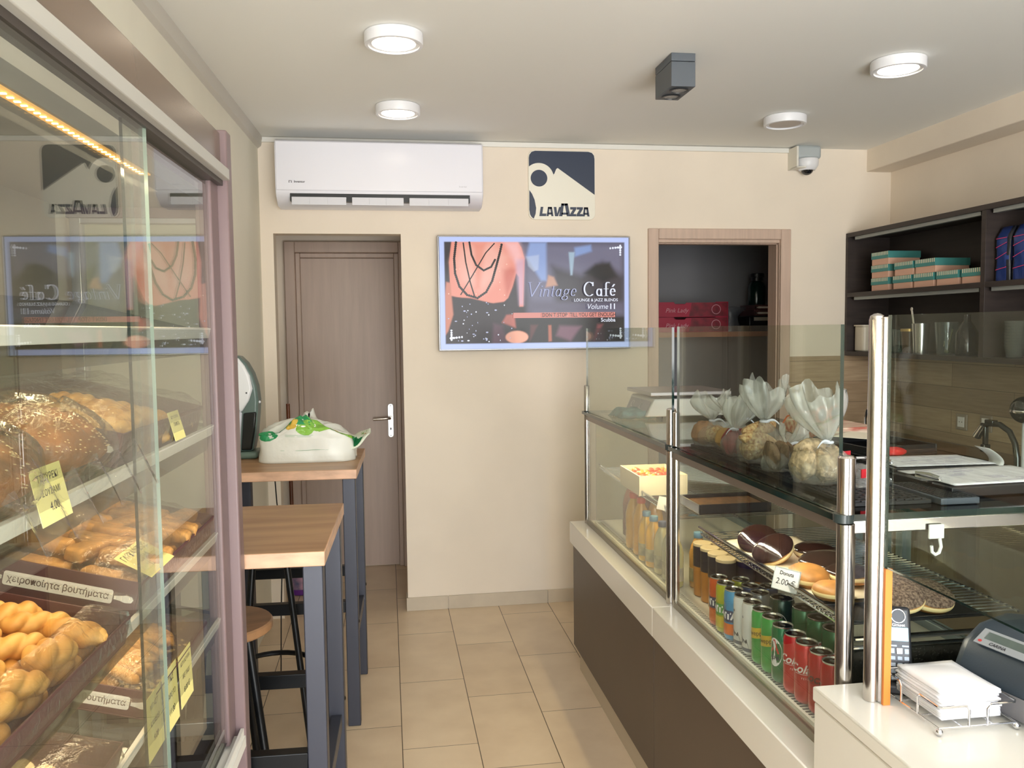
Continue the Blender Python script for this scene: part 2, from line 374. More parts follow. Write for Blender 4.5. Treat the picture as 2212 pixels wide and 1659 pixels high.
for x0, x1, z0, z1 in ((1.54, 1.561, 0, 2.11), (2.302, 2.33, 0, 2.11), (1.561, 2.302, 2.074, 2.11)): jb.box(x0, x1, WB+.002, WB+.15, z0, z1)
jb.build('door_jamb', M_cas, d2, bevel=.003)
MB().box(1.561, 1.566, WB+.03, WB+.045, 0, 2.075).box(2.297, 2.302, WB+.03, WB+.045, 0, 2.075).box(1.561, 2.302, WB+.03, WB+.045, 2.069, 2.075).build('door_stop', M_cas, d2)
# ------------------------------------------------------------------ ceiling lamps
M_lamp = mat('lit diffuser', (255, 244, 225), .5, emit=(255, 240, 214), es=9)
M_off = mat('unlit diffuser', (205, 195, 185), .5)
for (x, y), lit, lab in (((.046, 3.02), 1, 'lit round white ceiling lamp on the left, the one nearer the viewer'),
                         ((.073, 3.965), 1, 'lit round white ceiling lamp on the left, close to the air conditioner'),
                         ((2.018, 3.09), 1, 'lit round white ceiling lamp alone at the right of the ceiling'),
                         ((1.985, 3.97), 0, 'round white ceiling lamp that is switched off, near the camera dome')):
    t = thing('ceiling_lamp', lab, 'ceiling lamp', (x, y, 2.625), group='round ceiling lamps')
    MB().lathe([(.098, 0), (.103, -.003), (.103, -.036), (.101, -.041), (.09, -.042), (.09, -.036)], n=48).build('lamp_ring', M_white, t)
    MB().lathe([(.09, -.034), (.07, -.037), (.0, -.0375)], n=40).build('diffuser', M_lamp if lit else M_off, t)
M_gun = mat('dark grey metal', (92, 98, 104), .45, .2)
t = thing('ceiling_spotlight', 'dark grey boxy twin spotlight fixed to the ceiling', 'spotlight', (1.137, 3.195, 2.625))
MB().box(-.048, .048, -.096, .096, -.03, 0).build('mounting_box', M_gun, t, bevel=.002)
MB().box(-.048, .048, -.096, .096, -.125, -.032).build('housing', M_gun, t, bevel=.002)
for y in (-.045, .045):
    l = MB().lathe([(.036, -.1255), (.038, -.128), (.030, -.129), (.029, -.126)], (0, y, 0), 24).build('lamp_bezel', mat('dark bezel', (50, 54, 58), .4), t)
    MB().lathe([(.029, -.1265), (.012, -.1262), (0, -.126)], (0, y, 0), 24).build('bulb_glass', mat('spot glass', (205, 205, 200), .15, .6, bump=(400, .6)), l)
# ------------------------------------------------------------------ air conditioner
t = thing('air_conditioner', 'long white wall-mounted air conditioner above the door', 'air conditioner', (-.013, WB, 2.24))
yz = [(0, .33), (-.17, .335), (-.195, .325), (-.203, .30), (-.205, .1), (-.2, .062), (-.185, .04), (-.12, .0), (0, 0)]
T = Matrix(((0, 0, 1, 0), (1, 0, 0, 0), (0, 1, 0, 0), (0, 0, 0, 1)))
MB().prism(yz, -.537, .537, M=T).build('body', mat('air conditioner white', (236, 236, 243), .3), t, bevel=.006, seg=3)
MB().prism([(-.2065, .32), (-.2065, .072), (-.19, .068), (-.19, .325)], -.532, .532, M=T).build('front_panel', mat('air conditioner panel', (238, 238, 246), .22), t, bevel=.004)
MB().box(-.465, .465, -.197, -.1, .018, .058).build('air_outlet', M_black, t)
fl = MB()
for a, b in ((-.455, -.18), (-.15, .115), (.145, .455)):
    fl.box(a, b, -.222, -.214, -.004, .036).box(a, b, -.214, -.17, .029, .036)
    for k in (.33, .66): fl.box(a+(b-a)*k-.001, a+(b-a)*k+.001, -.2245, -.222, .0, .032)
fl.build('louvre_flap', mat('louvre grey', (214, 214, 220), .4), t, bevel=.002)
lt = MB(); text(lt, 'Inventor', .016, face_M((-.415, -.2072, .115), (1, 0, 0), (0, 0, 1)), bold=.02)
lt.box(-.468, -.465, -.2071, -.2068, .109, .121).box(-.457, -.454, -.2071, -.2068, .109, .121).box(-.468, -.458, -.2071, -.2068, .119, .121)
lt.build('lettering', M_ink, t)
l2 = MB(); text(l2, 'Inverter', .013, face_M((.428, -.2072, .1), (1, 0, 0), (0, 0, 1)), shear=.2); l2.build('lettering', mat('pale grey ink', (190, 190, 196), .6), t)
# ------------------------------------------------------------------ logo sign
SX, SZ = .378/360, .378/377
def sg(x, y): return ((x-1690)*SX, (303.5-y)*SZ)
t = thing('logo_sign', 'square navy and white logo sign with rounded corners on the back wall', 'sign', (.992, WB, 2.389))
T = face_M((0, 0, 0), (1, 0, 0), (0, 0, 1))
def rr(x0, x1, y0, y1, r, n=8): return ell(x1-r, y1-r, r, r, n, 0, pi/2)+ell(x0+r, y1-r, r, r, n, pi/2, pi)+ell(x0+r, y0+r, r, r, n, pi, 1.5*pi)+ell(x1-r, y0+r, r, r, n, 1.5*pi, 2*pi)
MB().prism(rr(-.191, .191, -.191, .191, .035), 0, .012, M=T).build('plate', mat('sign white', (238, 234, 218), .4), t, bevel=.001)
M_navy = mat('sign navy', (40, 52, 74), .4)
nv = MB()
arc = [(1565+80*cos(a), 262-80*sin(a)) for a in [rad(8+k*(128-8)/14) for k in range(15)]]
arc = [p for p in arc if p[0] > 1511]
nv.prism([sg(*p) for p in [(1511, 155), (1514, 138), (1526, 122), (1545, 116), (1835, 116), (1855, 122), (1866, 136), (1869, 155), (1869, 354), (1667, 208), (1659, 214), (1648, 241), (1643, 243)]+arc+[(1511, 203)]][::-1], .012, .0135, M=T)
nv.prism([sg(1565+45*cos(a), 266+46*sin(a)) for a in [2*pi*k/40 for k in range(40)]][::-1], .012, .0135, M=T)
nv.prism([sg(*p) for p in [(1512, 332), (1526, 352), (1540, 385), (1548, 430), (1545, 462), (1535, 489), (1524, 482), (1515, 466), (1511, 440)]][::-1], .012, .0135, M=T)
nv.build('emblem', M_navy, t)
def poly(pts): return [sg(x, y) for x, y in pts]
lm = MB()
y0, y1 = 475, 424
def slab(*pts): lm.prism(poly(pts)[::-1], .012, .0136, M=T)
def LA(x, w, top, cw):           # a slab-sided A with a notch
    slab((x, y0), (x+w*.22, top), (x+w*.45, top), (x+w*.3, y0)); slab((x+w*.5, top), (x+w*.78, top), (x+w, y0), (x+w*.7, y0)); slab((x+w*.22, top), (x+w*.78, top), (x+w*.74, top+12), (x+w*.26, top+12)); slab((x+w*.25, y0-20), (x+w*.75, y0-20), (x+w*.78, y0-9), (x+w*.22, y0-9))
slab((1565, y0), (1573, y1), (1587, y1), (1581, y0-14), (1604, y0-14), (1602, y0)); LA(1604, 38, y1, 0)
slab((1644, y1), (1658, y1), (1662, y0-14), (1673, y1), (1684, y1), (1667, y0), (1650, y0)); LA(1672, 62, 404, 0)
for x in (1734, 1770): slab((x, y1), (x+34, y1), (x+33, y1+11), (x+17, y0-13), (x+33, y0-13), (x+33, y0), (x-2, y0), (x-1, y0-11), (x+15, y1+13), (x, y1+13))
LA(1802, 38, y1, 0)
lm.build('lettering', M_navy, t)
# ------------------------------------------------------------------ security camera
t = thing('security_camera', 'white dome security camera on a grey junction box in the top corner', 'security camera', (2.437, WB, 2.585))
MB().box(-.075, .078, -.085, -.012, -.035, .042).build('junction_box', mat('grey box', (178, 184, 184), .5), t, bevel=.018, seg=4)
MB().box(-.09, -.078, -.11, 0, -.09, .03).box(-.09, -.03, -.11, -.03, -.092, -.084).box(-.08, .07, -.03, 0, -.03, .035).build('bracket', mat('cream bracket', (230, 226, 214), .5), t, bevel=.002)
MB().lathe([(.06, -.035), (.064, -.045), (.062, -.075), (.048, -.095), (.044, -.1)], (.0, -.06, 0), 28).build('camera_ring', M_white, t)
MB().ball((0, -.06, -.092), (.036, .036, .034), 12).build('dome', mat('smoked dome', (28, 30, 34), .05, 0, .8), t)
# ------------------------------------------------------------------ television
t = thing('television', 'flat wall television showing a music cover of a bare back with bead strings', 'television', (.828, WB-.025, 1.784))
MB().box(-.545, .545, -.035, .0, -.315, .317, 0).box(-.3, .3, 0, .02, -.2, .2, 0).build('cabinet', mat('television grey', (150, 150, 152), .3, .5), t, bevel=.003)
MB().box(-.538, .538, -.0365, -.03, -.308, .311).build('bezel', mat('screen bezel', (20, 20, 24), .12), t)
TM = face_M((0, -.0369, .0015), (1, 0, 0), (0, 0, 1))
def scr(name, c, e=1.0): return mat(name, (6, 6, 8), .12, spec=.22, emit=c, es=e)
lay = [0]
def tp(x, y): return ((x-1531)*1.07/1030, (886-y)*.616/602)
def flat(mb, pts, mi, dz=None):
    lay[0] += 1; z = .0004+lay[0]*.00004 if dz is None else dz
    mb.add([tp(x, y)+(z,) for x, y in pts], [tuple(range(len(pts)))], mi, TM)
pic = MB()
cols = [('screen pale blue', (188, 202, 250)), ('screen dark', (44, 38, 46)), ('screen skin', (242, 156, 132)), ('screen skin light', (250, 190, 170)), ('screen black', (24, 20, 26)), ('screen white', (236, 240, 255)), ('screen bar', (216, 138, 128)), ('screen grey', (92, 90, 108)), ('screen skin shade', (205, 110, 92)), ('screen teal', (30, 52, 50)), ('screen wine', (70, 44, 58)), ('screen lilac', (186, 192, 224))]
import numpy as np
def raster():
    """smoothly coloured screen picture: a grid of points whose colours come from soft-edged shapes"""
    nx, ny = 260, 150
    X, Y = np.meshgrid(np.linspace(1016, 2046, nx), np.linspace(585, 1187, ny))
    img = np.zeros((ny, nx, 3)); img[:] = [lin(v) for v in (46, 40, 48)]
    def sd(pts):
        ins = np.zeros(X.shape, bool); d2 = np.full(X.shape, 1e9); n = len(pts)
        for k in range(n):
            (xa, ya), (xb, yb) = pts[k], pts[(k+1) % n]
            t_ = np.clip(((X-xa)*(xb-xa)+(Y-ya)*(yb-ya))/((xb-xa)**2+(yb-ya)**2+1e-9), 0, 1)
            d2 = np.minimum(d2, (X-xa-t_*(xb-xa))**2+(Y-ya-t_*(yb-ya))**2)
            c = ((ya > Y) != (yb > Y)); ins ^= c & (X < (xb-xa)*(Y-ya)/(yb-ya+1e-9)+xa)
        return np.where(ins, -1, 1)*np.sqrt(d2)
    def paint(pts, col, soft=3, al=1.0):
        m = np.clip(.5-sd(pts)/(2*soft), 0, 1); m = (m*m*(3-2*m)*al)[..., None]; img[:] = img*(1-m)+np.array([lin(v) for v in col])*m
    paint([(1500, 1010), (2022, 1010), (2022, 610), (1440, 610)], (112, 110, 132), 40)  # greyish reflection on the upper right of the screen, painted into the picture
    paint([(1640, 980), (2022, 960), (2022, 800), (1900, 720), (1780, 790), (1620, 740)], (62, 58, 66), 30)
    paint([(1800, 780), (1860, 730), (1940, 720), (1980, 800), (1900, 830)], (38, 40, 44), 16)
    paint([(1480, 690), (1560, 820), (1590, 820), (1590, 612), (1500, 612)], (150, 176, 230), 12, .75)
    paint([(1745, 690), (1840, 660), (1835, 625), (1745, 640)], (140, 170, 226), 10, .7)
    paint([(1490, 985), (2022, 985), (2022, 940), (1500, 930)], (96, 92, 112), 25)
    paint([(1405, 1158), (2022, 1158), (2022, 1022), (1405, 1022)], (34, 34, 38), 8)
    paint([(1072, 905), (1180, 912), (1300, 942), (1350, 940), (1380, 912), (1405, 850), (1425, 780), (1440, 800), (1440, 960), (1462, 960), (1466, 840), (1472, 700), (1455, 640), (1430, 600), (1082, 600), (1066, 720)], (232, 146, 128), 3)
    paint([(1350, 760), (1400, 750), (1425, 760), (1400, 850), (1372, 905)], (200, 100, 84), 18, .8)
    paint([(1420, 700), (1470, 700), (1462, 950), (1440, 950)], (206, 176, 200), 14, .7)
    paint([(1120, 640), (1300, 620), (1380, 690), (1330, 800), (1240, 880), (1130, 830), (1090, 720)], (244, 186, 170), 45, .8)
    paint([(1200, 620), (1260, 620), (1230, 860), (1205, 860)], (226, 130, 108), 20, .6)
    paint([(1360, 610), (1440, 610), (1465, 690), (1420, 720)], (250, 200, 200), 25, .7)
    paint([(1050, 1158), (1380, 1158), (1345, 1060), (1378, 930), (1300, 940), (1240, 936), (1070, 898), (1085, 1000)], (40, 33, 42), 4)
    paint([(1290, 1158), (1380, 1158), (1345, 1060), (1300, 1050)], (86, 58, 74), 14)
    paint([(1042, 1110), (1056, 1090), (1085, 1000), (1072, 830), (1050, 825), (1042, 900)], (206, 130, 108), 6)
    paint([(1345, 1045), (1420, 1075), (1412, 1000), (1370, 1005)], (196, 108, 96), 8)
    paint(ell(1425, 1125, 62, 34, 24), (252, 178, 152), 5)
    paint([(1495, 1150), (1540, 1060), (1500, 1060)], (92, 54, 56), 8); paint([(1598, 1152), (1616, 1150), (1614, 1062), (1597, 1062)], (178, 104, 84), 4)
    paint([(1640, 1120), (1720, 1150), (1780, 1070), (1660, 1066)], (120, 84, 100), 14); paint([(1850, 1150), (1900, 1060), (1870, 1060)], (120, 66, 70), 10)
    paint([(1585, 855), (1650, 845), (1630, 800), (1600, 790)], (196, 150, 130), 8); paint([(1712, 665), (1745, 665), (1732, 790), (1722, 790)], (170, 196, 214), 5, .8)
    paint([(1480, 690), (1550, 680), (1545, 760), (1520, 770), (1490, 740)], (200, 210, 230), 6, .5)
    paint([(1340, 1158), (1420, 1158), (1400, 1000), (1330, 1010)], (40, 34, 44), 30, .25)
    e = np.minimum(np.minimum(X-1042, 2022-X), np.minimum(Y-611, 1158-Y)); m = np.clip(.5-e/5, 0, 1)[..., None]
    img[:] = img*(1-m)+np.array([lin(v) for v in (190, 204, 250)])*m
    q = MB(); q.v = [TM @ Vector(tp(x, y)+(.0003,)) for x, y in zip(X.ravel(), Y.ravel())]
    q.f = [[(j+1)*nx+i, (j+1)*nx+i+1, j*nx+i+1, j*nx+i] for j in range(ny-1) for i in range(nx-1)]; q.mi = [0]*len(q.f)
    sm = mat('screen image', (6, 6, 8), .12, spec=.22, emit=(255, 255, 255), es=1.0)
    at_ = sm.node_tree.nodes.new('ShaderNodeAttribute'); at_.attribute_name = 'picture'
    sm.node_tree.links.new(at_.outputs['Color'], sm.node_tree.nodes['Principled BSDF'].inputs['Emission Color'])
    o = q.build('screen', sm, t)
    ca = o.data.color_attributes.new('picture', 'FLOAT_COLOR', 'POINT')
    ca.data.foreach_set('color', np.concatenate([img.reshape(-1, 3), np.ones((nx*ny, 1))], 1).astype(np.float32).ravel())
raster()
def cord(pts, w, mi=4):
    lay[0] += 1
    for (xa, ya), (xb, yb) in zip(pts, pts[1:]):
        dx, dy = xb-xa, yb-ya; l = math.hypot(dx, dy); nx, ny = -dy/l*w/2, dx/l*w/2
        flat(pic, [(xa+nx, ya+ny), (xa-nx, ya-ny), (xb-nx, yb-ny), (xb+nx, yb+ny)][::-1], mi, .0004+lay[0]*.00004)
def beads(pts, r, step):
    lay[0] += 1
    for (xa, ya), (xb, yb) in zip(pts, pts[1:]):
        n = max(1, int(math.hypot(xb-xa, yb-ya)/step))
        for k in range(n): flat(pic, ell(xa+(xb-xa)*k/n, ya+(yb-ya)*k/n, r, r, 8)[::-1], 4, .0004+lay[0]*.00004)
beads([(1105, 615), (1094, 700), (1098, 780), (1120, 850), (1160, 895), (1215, 912), (1262, 880), (1295, 820), (1318, 740), (1340, 660), (1350, 615)], 7, 10)
beads([(1176, 615), (1186, 680), (1210, 735), (1250, 764), (1290, 745), (1315, 700)], 6, 8)
cord([(1143, 615), (1155, 720), (1178, 830), (1200, 905)], 7); cord([(1310, 618), (1262, 670), (1190, 790), (1125, 895)], 6)
rnd = random.Random(3)
for k in range(42): flat(pic, ell(rnd.uniform(1055, 1400), rnd.uniform(930, 1150), rnd.choice([2, 3, 4, 7]), rnd.choice([3, 4]), 8)[::-1], 11 if k % 3 else 5)
for k in range(12): flat(pic, ell(rnd.uniform(1060, 1400), rnd.uniform(700, 900), 4, 4, 8)[::-1], 3)
for cx_, cy_, sx, sy in ((1985, 640, 1, 1), (1085, 1125, -1, -1), (1985, 1125, 1, -1)):
    for k in range(5):
        a = k*.5; px, py = cx_+sx*(14-16*k*.9), cy_-sy*(2-1.5*k); flat(pic, ell(px, py, 9-k, 6, 10)[::-1], 5)
        px, py = cx_+sx*12, cy_+sy*(12*k-8); flat(pic, ell(px, py, 6, 9-k, 10)[::-1], 5)
lay[0] += 10; flat(pic, [(1405, 1022), (1967, 1022), (1967, 993), (1405, 993)], 6)
def ttext(body, x, y, hgt, mi, **k):
    lay[0] += 1; q = tp(x, y); text(pic, body, hgt, TM @ Matrix.Translation((q[0], q[1], .0004+lay[0]*.00004)), mi, **k)
def pen(pts, wx, wy):     # broad-nib stroke: thick verticals, thin horizontals
    for (xa, ya), (xb, yb) in zip(pts, pts[1:]):
        flat(pic, [(xa-wx, ya+wy), (xa+wx, ya+wy), (xa+wx, ya-wy), (xa-wx, ya-wy)], pm[0], zz[0])
        for s1 in ((wx, wy), (wx, -wy)):
            q = [(xa-s1[0], ya-s1[1]), (xa+s1[0], ya+s1[1]), (xb+s1[0], yb+s1[1]), (xb-s1[0], yb-s1[1])]
            ar = sum(q[i][0]*q[(i+1) % 4][1]-q[(i+1) % 4][0]*q[i][1] for i in range(4)); flat(pic, q if ar < 0 else q[::-1], pm[0], zz[0])
pm = [11]; zz = [0]
def glyph(strokes, x, base, h, sh, wx, wy):
    for st in strokes: pen([(x+px*h+sh*py*h, base-py*h) for px, py in st], wx, wy)
def cv(cx_, cy_, rx, ry, a0, a1, n=12): return [(cx_+rx*cos(rad(a0+(a1-a0)*k/n)), cy_+ry*sin(rad(a0+(a1-a0)*k/n))) for k in range(n+1)]
G = {'V': ([[(0, 1), (.35, 0)], [(.36, 0), (.74, 1)], [(-.1, 1), (.12, 1)], [(.62, 1), (.86, 1)]], .74), 'i': ([[(.08, .5), (.08, 0), (.16, 0)], cv(.08, .72, .02, .02, 0, 360, 6), [(0, .5), (.08, .5)]], .22),
     'n': ([[(.06, .52), (.06, 0)], cv(.22, .36, .15, .14, 160, 0)+[(.37, 0), (.43, 0)], [(0, .5), (.06, .5)]], .48), 't': ([[(.1, .72), (.1, .1)]+cv(.18, .08, .08, .08, 180, 300, 5), [(0, .5), (.24, .5)]], .27),
     'a': ([cv(.2, .26, .16, .25, 0, 360, 18), [(.36, .5), (.36, 0), (.43, 0)]], .48), 'g': ([cv(.2, .32, .15, .18, 0, 360, 16), cv(.17, -.12, .2, .14, 0, 360, 16), [(.06, .14), (.1, .04)], [(.33, .46), (.42, .5)]], .45),
     'e': ([[(.06, .29), (.36, .29)]+cv(.21, .27, .16, .25, 10, 320, 16)], .42), 'C': ([cv(.4, .5, .36, .5, 48, 312, 22), [(.66, .98), (.66, .72)]], .78), 'f': ([[(.12, 0), (.12, .8)]+cv(.26, .82, .14, .16, 180, 40, 8), [(0, .5), (.28, .5)], [(.02, 0), (.24, 0)]], .34),
     'A': ([cv(.2, .26, .16, .25, 0, 360, 18), [(.36, .5), (.36, 0), (.45, 0)]], .5), 'E': ([[(.06, .29), (.36, .29)]+cv(.21, .27, .16, .25, 10, 320, 16), [(.2, .66), (.33, .84)]], .44)}
x = 1480
for ch in 'Vintage': lay[0] += 1; zz[0] = .0004+lay[0]*.00004; glyph(G[ch][0], x, 905, 76, .22, 2.6, .9); x += G[ch][1]*76*1.165
pm[0] = 5; x = 1790
for ch in 'CAfE': lay[0] += 1; zz[0] = .0004+lay[0]*.00004; glyph(G[ch][0], x, 905, 76, 0, 4.2, 1.2); x += G[ch][1]*76*1.16
ttext('LOUNGE & JAZZ BLENDS', 1855, 928, .0225, 5, bold=.012); ttext('Volume', 1862, 964, .042, 5, shear=.25, fit=.118); ttext('11', 1947, 964, .042, 5, bold=.03)
ttext('DON T STOP  TILL YOU GET ENOUGH', 1762, 1008, .031, 1, fit=.42, bold=.01); ttext('Scubba', 1922, 1037, .03, 5, bold=.012)
pic.build('screen_graphics', [scr(n, c) for n, c in cols], t)
# ================================================================== left side: bakery cabinet, bar tables
def L3(w, s, z): return LM @ Vector((w, -s, z))
def LMat(w, s, z, rz=0): return LM @ Matrix.Translation((w, -s, z)) @ Matrix.Rotation(rz, 4, 'Z')
M_mauve = mat('mauve-brown laminate', (122, 102, 102), .4, var=(3, .08, (1, 1, .1)))
M_fascia = mat('bronze laminate', (118, 100, 84), .22, .25)
M_cabin = mat('grey-brown cabinet lining', (120, 116, 106), .5)
M_cup = mat('dark brown cabinet base', (66, 54, 48), .45)
t = thing('display_cabinet', 'tall glazed bakery cabinet with sloping shelves along the left wall', 'display cabinet', M=LMat(0, 2.565, 0))
FW = .369
MB().box(.02, .352, -2.6, -.005, 0, .585).build('cabinet_base', M_cup, t, bevel=.003)
MB().box(.004, .018, -2.6, -.1, .585, 2.03).build('back_panel', M_cabin, t)
MB().box(.018, .34, -2.6, -.06, 1.872, 1.9).build('roof_panel', M_cabin, t)
MB().box(.02, .34, -.05, -.003, 1.85, 2.03).build('end_header', M_mauve, t, bevel=.002)
MB().box(.34, .366, -2.6, -.04, 1.955, 2.045).build('fascia', M_fascia, t, bevel=.002)
MB().box(.325, .381, -.052, -.004, 0, 2.052).build('corner_post', M_mauve, t, bevel=.004)
MB().box(.349, .372, -.012, -.001, 0, 2.045).build('post_edge_strip', mat('dark edge strip', (62, 52, 52), .4), t)
MB().box(.322, .358, -.122, -.054, .62, 1.93).build('door_stile', M_mauve, t, bevel=.003)
MB().box(.345, .385, -2.6, -.05, 1.936, 1.962).build('top_rail', mat('top rail aluminium', (188, 186, 178), .45, .3), t, bevel=.002)
MB().box(.340, .370, -2.6, -.05, 1.924, 1.936).build('door_track', mat('dark track', (60, 54, 50), .4), t)
MB().box(.325, .38, -2.6, -.052, .585, .612).box(.338, .345, -2.6, -.052, .612, .63).box(.368, .376, -2.6, -.052, .612, .63).build('bottom_track', M_aluw, t, bevel=.001)
pane(MB(), .361, .367, -2.55, -.605, .63, 1.93, 'x').build('sliding_door', [M_doorglass, M_edgel], t, label='clear sliding glass door nearest the viewer')
pane(MB(), .347, .352, -.675, -.06, .63, 1.93, 'x').build('sliding_door', [M_doorglass, M_edge], t, label='clear sliding glass door at the far end of the cabinet')
pane(MB(), .04, .33, -.03, -.024, .64, 1.85, 'y').build('end_pane', [M_glassg, M_edge], t)
MB().box(.025, .047, -.045, -.01, .585, 1.86).build('end_frame_upright', M_alu, t, bevel=.002)
for z0_, z1_ in ((1.838, 1.858), (.612, .645)): MB().box(.03, .33, -.04, -.015, z0_, z1_).build('end_frame_rail', M_alu, t, bevel=.002)
TH = rad(14)
M_shelfglass = glassy('shelf glass', (244, 249, 244))
M_ledtape = mat('warm led line', (255, 200, 110), .4, emit=(255, 206, 130), es=6)
def shelf(zk):
    S = Matrix.Translation((.338, 0, zk)) @ Matrix.Rotation(TH, 4, 'Y')
    sh = pane(MB(S), -.31, -.001, -2.5, -.06, -.008, 0, 'z').build('glass_shelf', [M_shelfglass, M_edge], t)
    MB(S).box(-.001, .007, -2.5, -.10, -.011, .012).build('edge_strip', M_aluw, sh, bevel=.001)
    if zk < 1.5 and zk > 1:
        MB(S).box(-.028, -.002, -2.5, -.12, -.016, -.009).build('led_channel', M_aluw, sh)
        MB(S).box(-.024, -.006, -2.5, -.14, -.0175, -.0161).build('led_strip', M_ledtape, sh)
    MB(S).box(.0035, .0045, -2.5, -.10, -.047, -.011).build('price_holder', glassy('clear strip', (205, 205, 196)), sh)
SHELVES = {0: 1.585, 1: 1.366, 2: 1.118, 3: .918}
for k in SHELVES: shelf(SHELVES[k])
led = MB()
for k in range(90): led.box(.322, .329, -.50-.018*k-.004, -.50-.018*k, 1.868, 1.872, 1)
led.box(.316, .335, -2.5, -.48, 1.869, 1.8725).build('led_strip', [mat('led tape', (210, 160, 90), .4, emit=(255, 190, 90), es=.8), mat('warm led', (255, 200, 110), .4, emit=(255, 196, 104), es=45)], t)
area('cabinet_led_light', LM @ Vector((.31, -2.565-1.3, 1.862)), (0, 0, -AL), .02, 1.9, 9, (1.0, .82, .56))
for k in (1, 2):
    area('shelf_led_light', LM @ Vector((.30, -2.565-1.3, SHELVES[k]-.016)), (0, rad(18), -AL), .02, 1.9, 3.4, (1.0, .80, .52))
# ------------------------------------------------------------------ trays, cookies, bread
def SM(k, s, d, off=0, rz=0):
    """frame on shelf k: s = distance from the back wall, d = distance up the slope from the front edge; x towards the aisle"""
    return LM @ Matrix.Translation((.338, -s, SHELVES[k])) @ Matrix.Rotation(TH, 4, 'Y') @ Matrix.Translation((-d, 0, off)) @ Matrix.Rotation(rz, 4, 'Z')
M_card = mat('dark maroon card', (92, 56, 58), .55, var=(6, .08))
M_roll = mat('white print', (236, 232, 226), .6)
M_brownink = mat('brown ink', (96, 72, 66), .7)
def tray(k, s, d, ln, dp, h, label, seed, words=True, film=True, hump=.02):
    """open card tray; s = its near (viewer) end, ln along the cabinet, dp up the slope from its front"""
    t = thing('pastry_tray', label, 'pastry tray', M=SM(k, s, d, .001))
    b = MB(); th = .003
    b.box(-dp, 0, 0, ln, 0, th).box(-dp, -dp+th, 0, ln, th, h).box(-th, 0, 0, ln, th, h).box(-dp+th, -th, 0, th, th, h).box(-dp+th, -th, ln-th, ln, th, h)
    b.build('card_tray', M_card, t, bevel=.001)
    T = face_M((-dp/2, -.0006, h*.5), (1, 0, 0), (0, 0, 1))
    if words:
        p = MB(); w = dp*.34
        p.prism(rr(-w, w, -.0115, .0115, .004, 4), 0, .0003, M=T)
        for sg_ in (-1, 1):
            pts = [(w+.002, -.003), (w+.012, -.004), (w+.02, -.0062), (w+.03, -.005), (w+.033, 0), (w+.03, .005), (w+.02, .0062), (w+.012, .004), (w+.002, .003)]
            p.prism([(sg_*x, y) for x, y in pts][::sg_], 0, .0003, M=T)
        p.prism(ell(-dp*.46, .004, .013, .013, 24), 0, .0003, M=T)
        p.build('rolling_pin_print', M_roll, t)
        q = MB(); text(q, 'χειροποίητα βουτήματα', .0155, T @ Matrix.Translation((0, 0, .0005)), fit=w*1.86, bold=.01); q.build('lettering', M_brownink, t)
    if film:
        rd = random.Random(seed)
        ph = [rd.uniform(0, 6) for _ in range(6)]
        def fn(u, v):
            x = -dp*1.02+u*dp*1.04; y = -.004+v*(ln+.008)
            e = min(u, 1-u, v, 1-v); r = min(1, e*7)
            z = h+.001+hump*r+.005*r*(sin(9*u+ph[0]+4*v)+sin(23*v+ph[1]+9*u)*.5+.4*sin(41*u-17*v+ph[2]))
            if e < .02: z = h*.45
            return (x, y, z)
        fm = MB().grid(fn, 34, 40)
        if not words and seed == 3:      # the film of the nearest tray is pulled open over the heap
            keep = [k for k, f_ in enumerate(fm.f) if not (5 < k % 33 < 27 and 3 < k // 33)]
            fm.f = [fm.f[k] for k in keep]; fm.mi = [0]*len(fm.f)
        fm.build('film_wrap', M_film, t, angle=180)
    return t
M_cook = mat('baked dough', (230, 178, 100), .5, var=(28, .16, (1, 1, 1), (206, 146, 70)), bump=(90, .12))
M_bisc = mat('biscuit dough', (222, 164, 92), .65, var=(40, .25), bump=(140, .4))
M_fing = mat('golden finger dough', (214, 156, 80), .6, var=(60, .2), bump=(180, .4))
def twist_mesh(L=.09, r=.0128, turns=3.2):
    m = MB()
    def fn(u, v):
        x = (v-.5)*L; e = max(.1, (1-abs(2*v-1)**4))**.5; a = 2*pi*u
        k = r*1.62*(.66+.34*abs(sin(turns*pi*v+a))**.55)*e
        return (x, k*cos(a), k*.86*sin(a))
    m.grid(fn, 26, 40, 0, True); n = 26
    m.f.append(list(range(n-1, -1, -1))); m.mi.append(0); m.f.append([39*n+i for i in range(n)]); m.mi.append(0)
    return m.mesh('twisted_cookie', M_cook, 70)
def stick_mesh(name, L, w, h, m_, rough=.0012, seed=1):
    m = MB(); rd = random.Random(seed); pw = 9 if name == 'biscuit_slab' else 3
    def fn(u, v):
        a = 2*pi*u+pi/18; x = (v-.5)*L; e = max(.5 if pw > 5 else .1, 1-abs(2*v-1)**(24 if pw > 5 else 9))**.5
        c, s_ = cos(a), sin(a); k = (abs(c)**pw+abs(s_)**pw)**(-1/pw)
        j = 1+rd.uniform(-1, 1)*.05
        return (x, w/2*k*c*e*j, h/2*k*s_*e*j)
    m.grid(fn, 18, 16, 0, True); m.f.append(list(range(17, -1, -1))); m.mi.append(0); m.f.append([15*18+i for i in range(18)]); m.mi.append(0)
    return m.mesh(name, m_, 70)
TW = [twist_mesh(), twist_mesh(.084, .0136, 2.8), twist_mesh(.095, .0124, 3.6)]
def put(mesh_, name, label, cat, M, group):
    o = bpy.data.objects.new(name, mesh_); COL.objects.link(o); o.matrix_world = M
    return tag(o, label, cat, group)
tA = tray(1, 3.255, .012, .50, .272, .058, 'maroon card tray of twisted cookies under film at the far end, beyond the loaves', 1, hump=.03)
tB = tray(2, 3.24, .0, .50, .25, .062, 'maroon card tray of biscuit slabs with its whole rolling-pin print in view', 2, hump=.024)
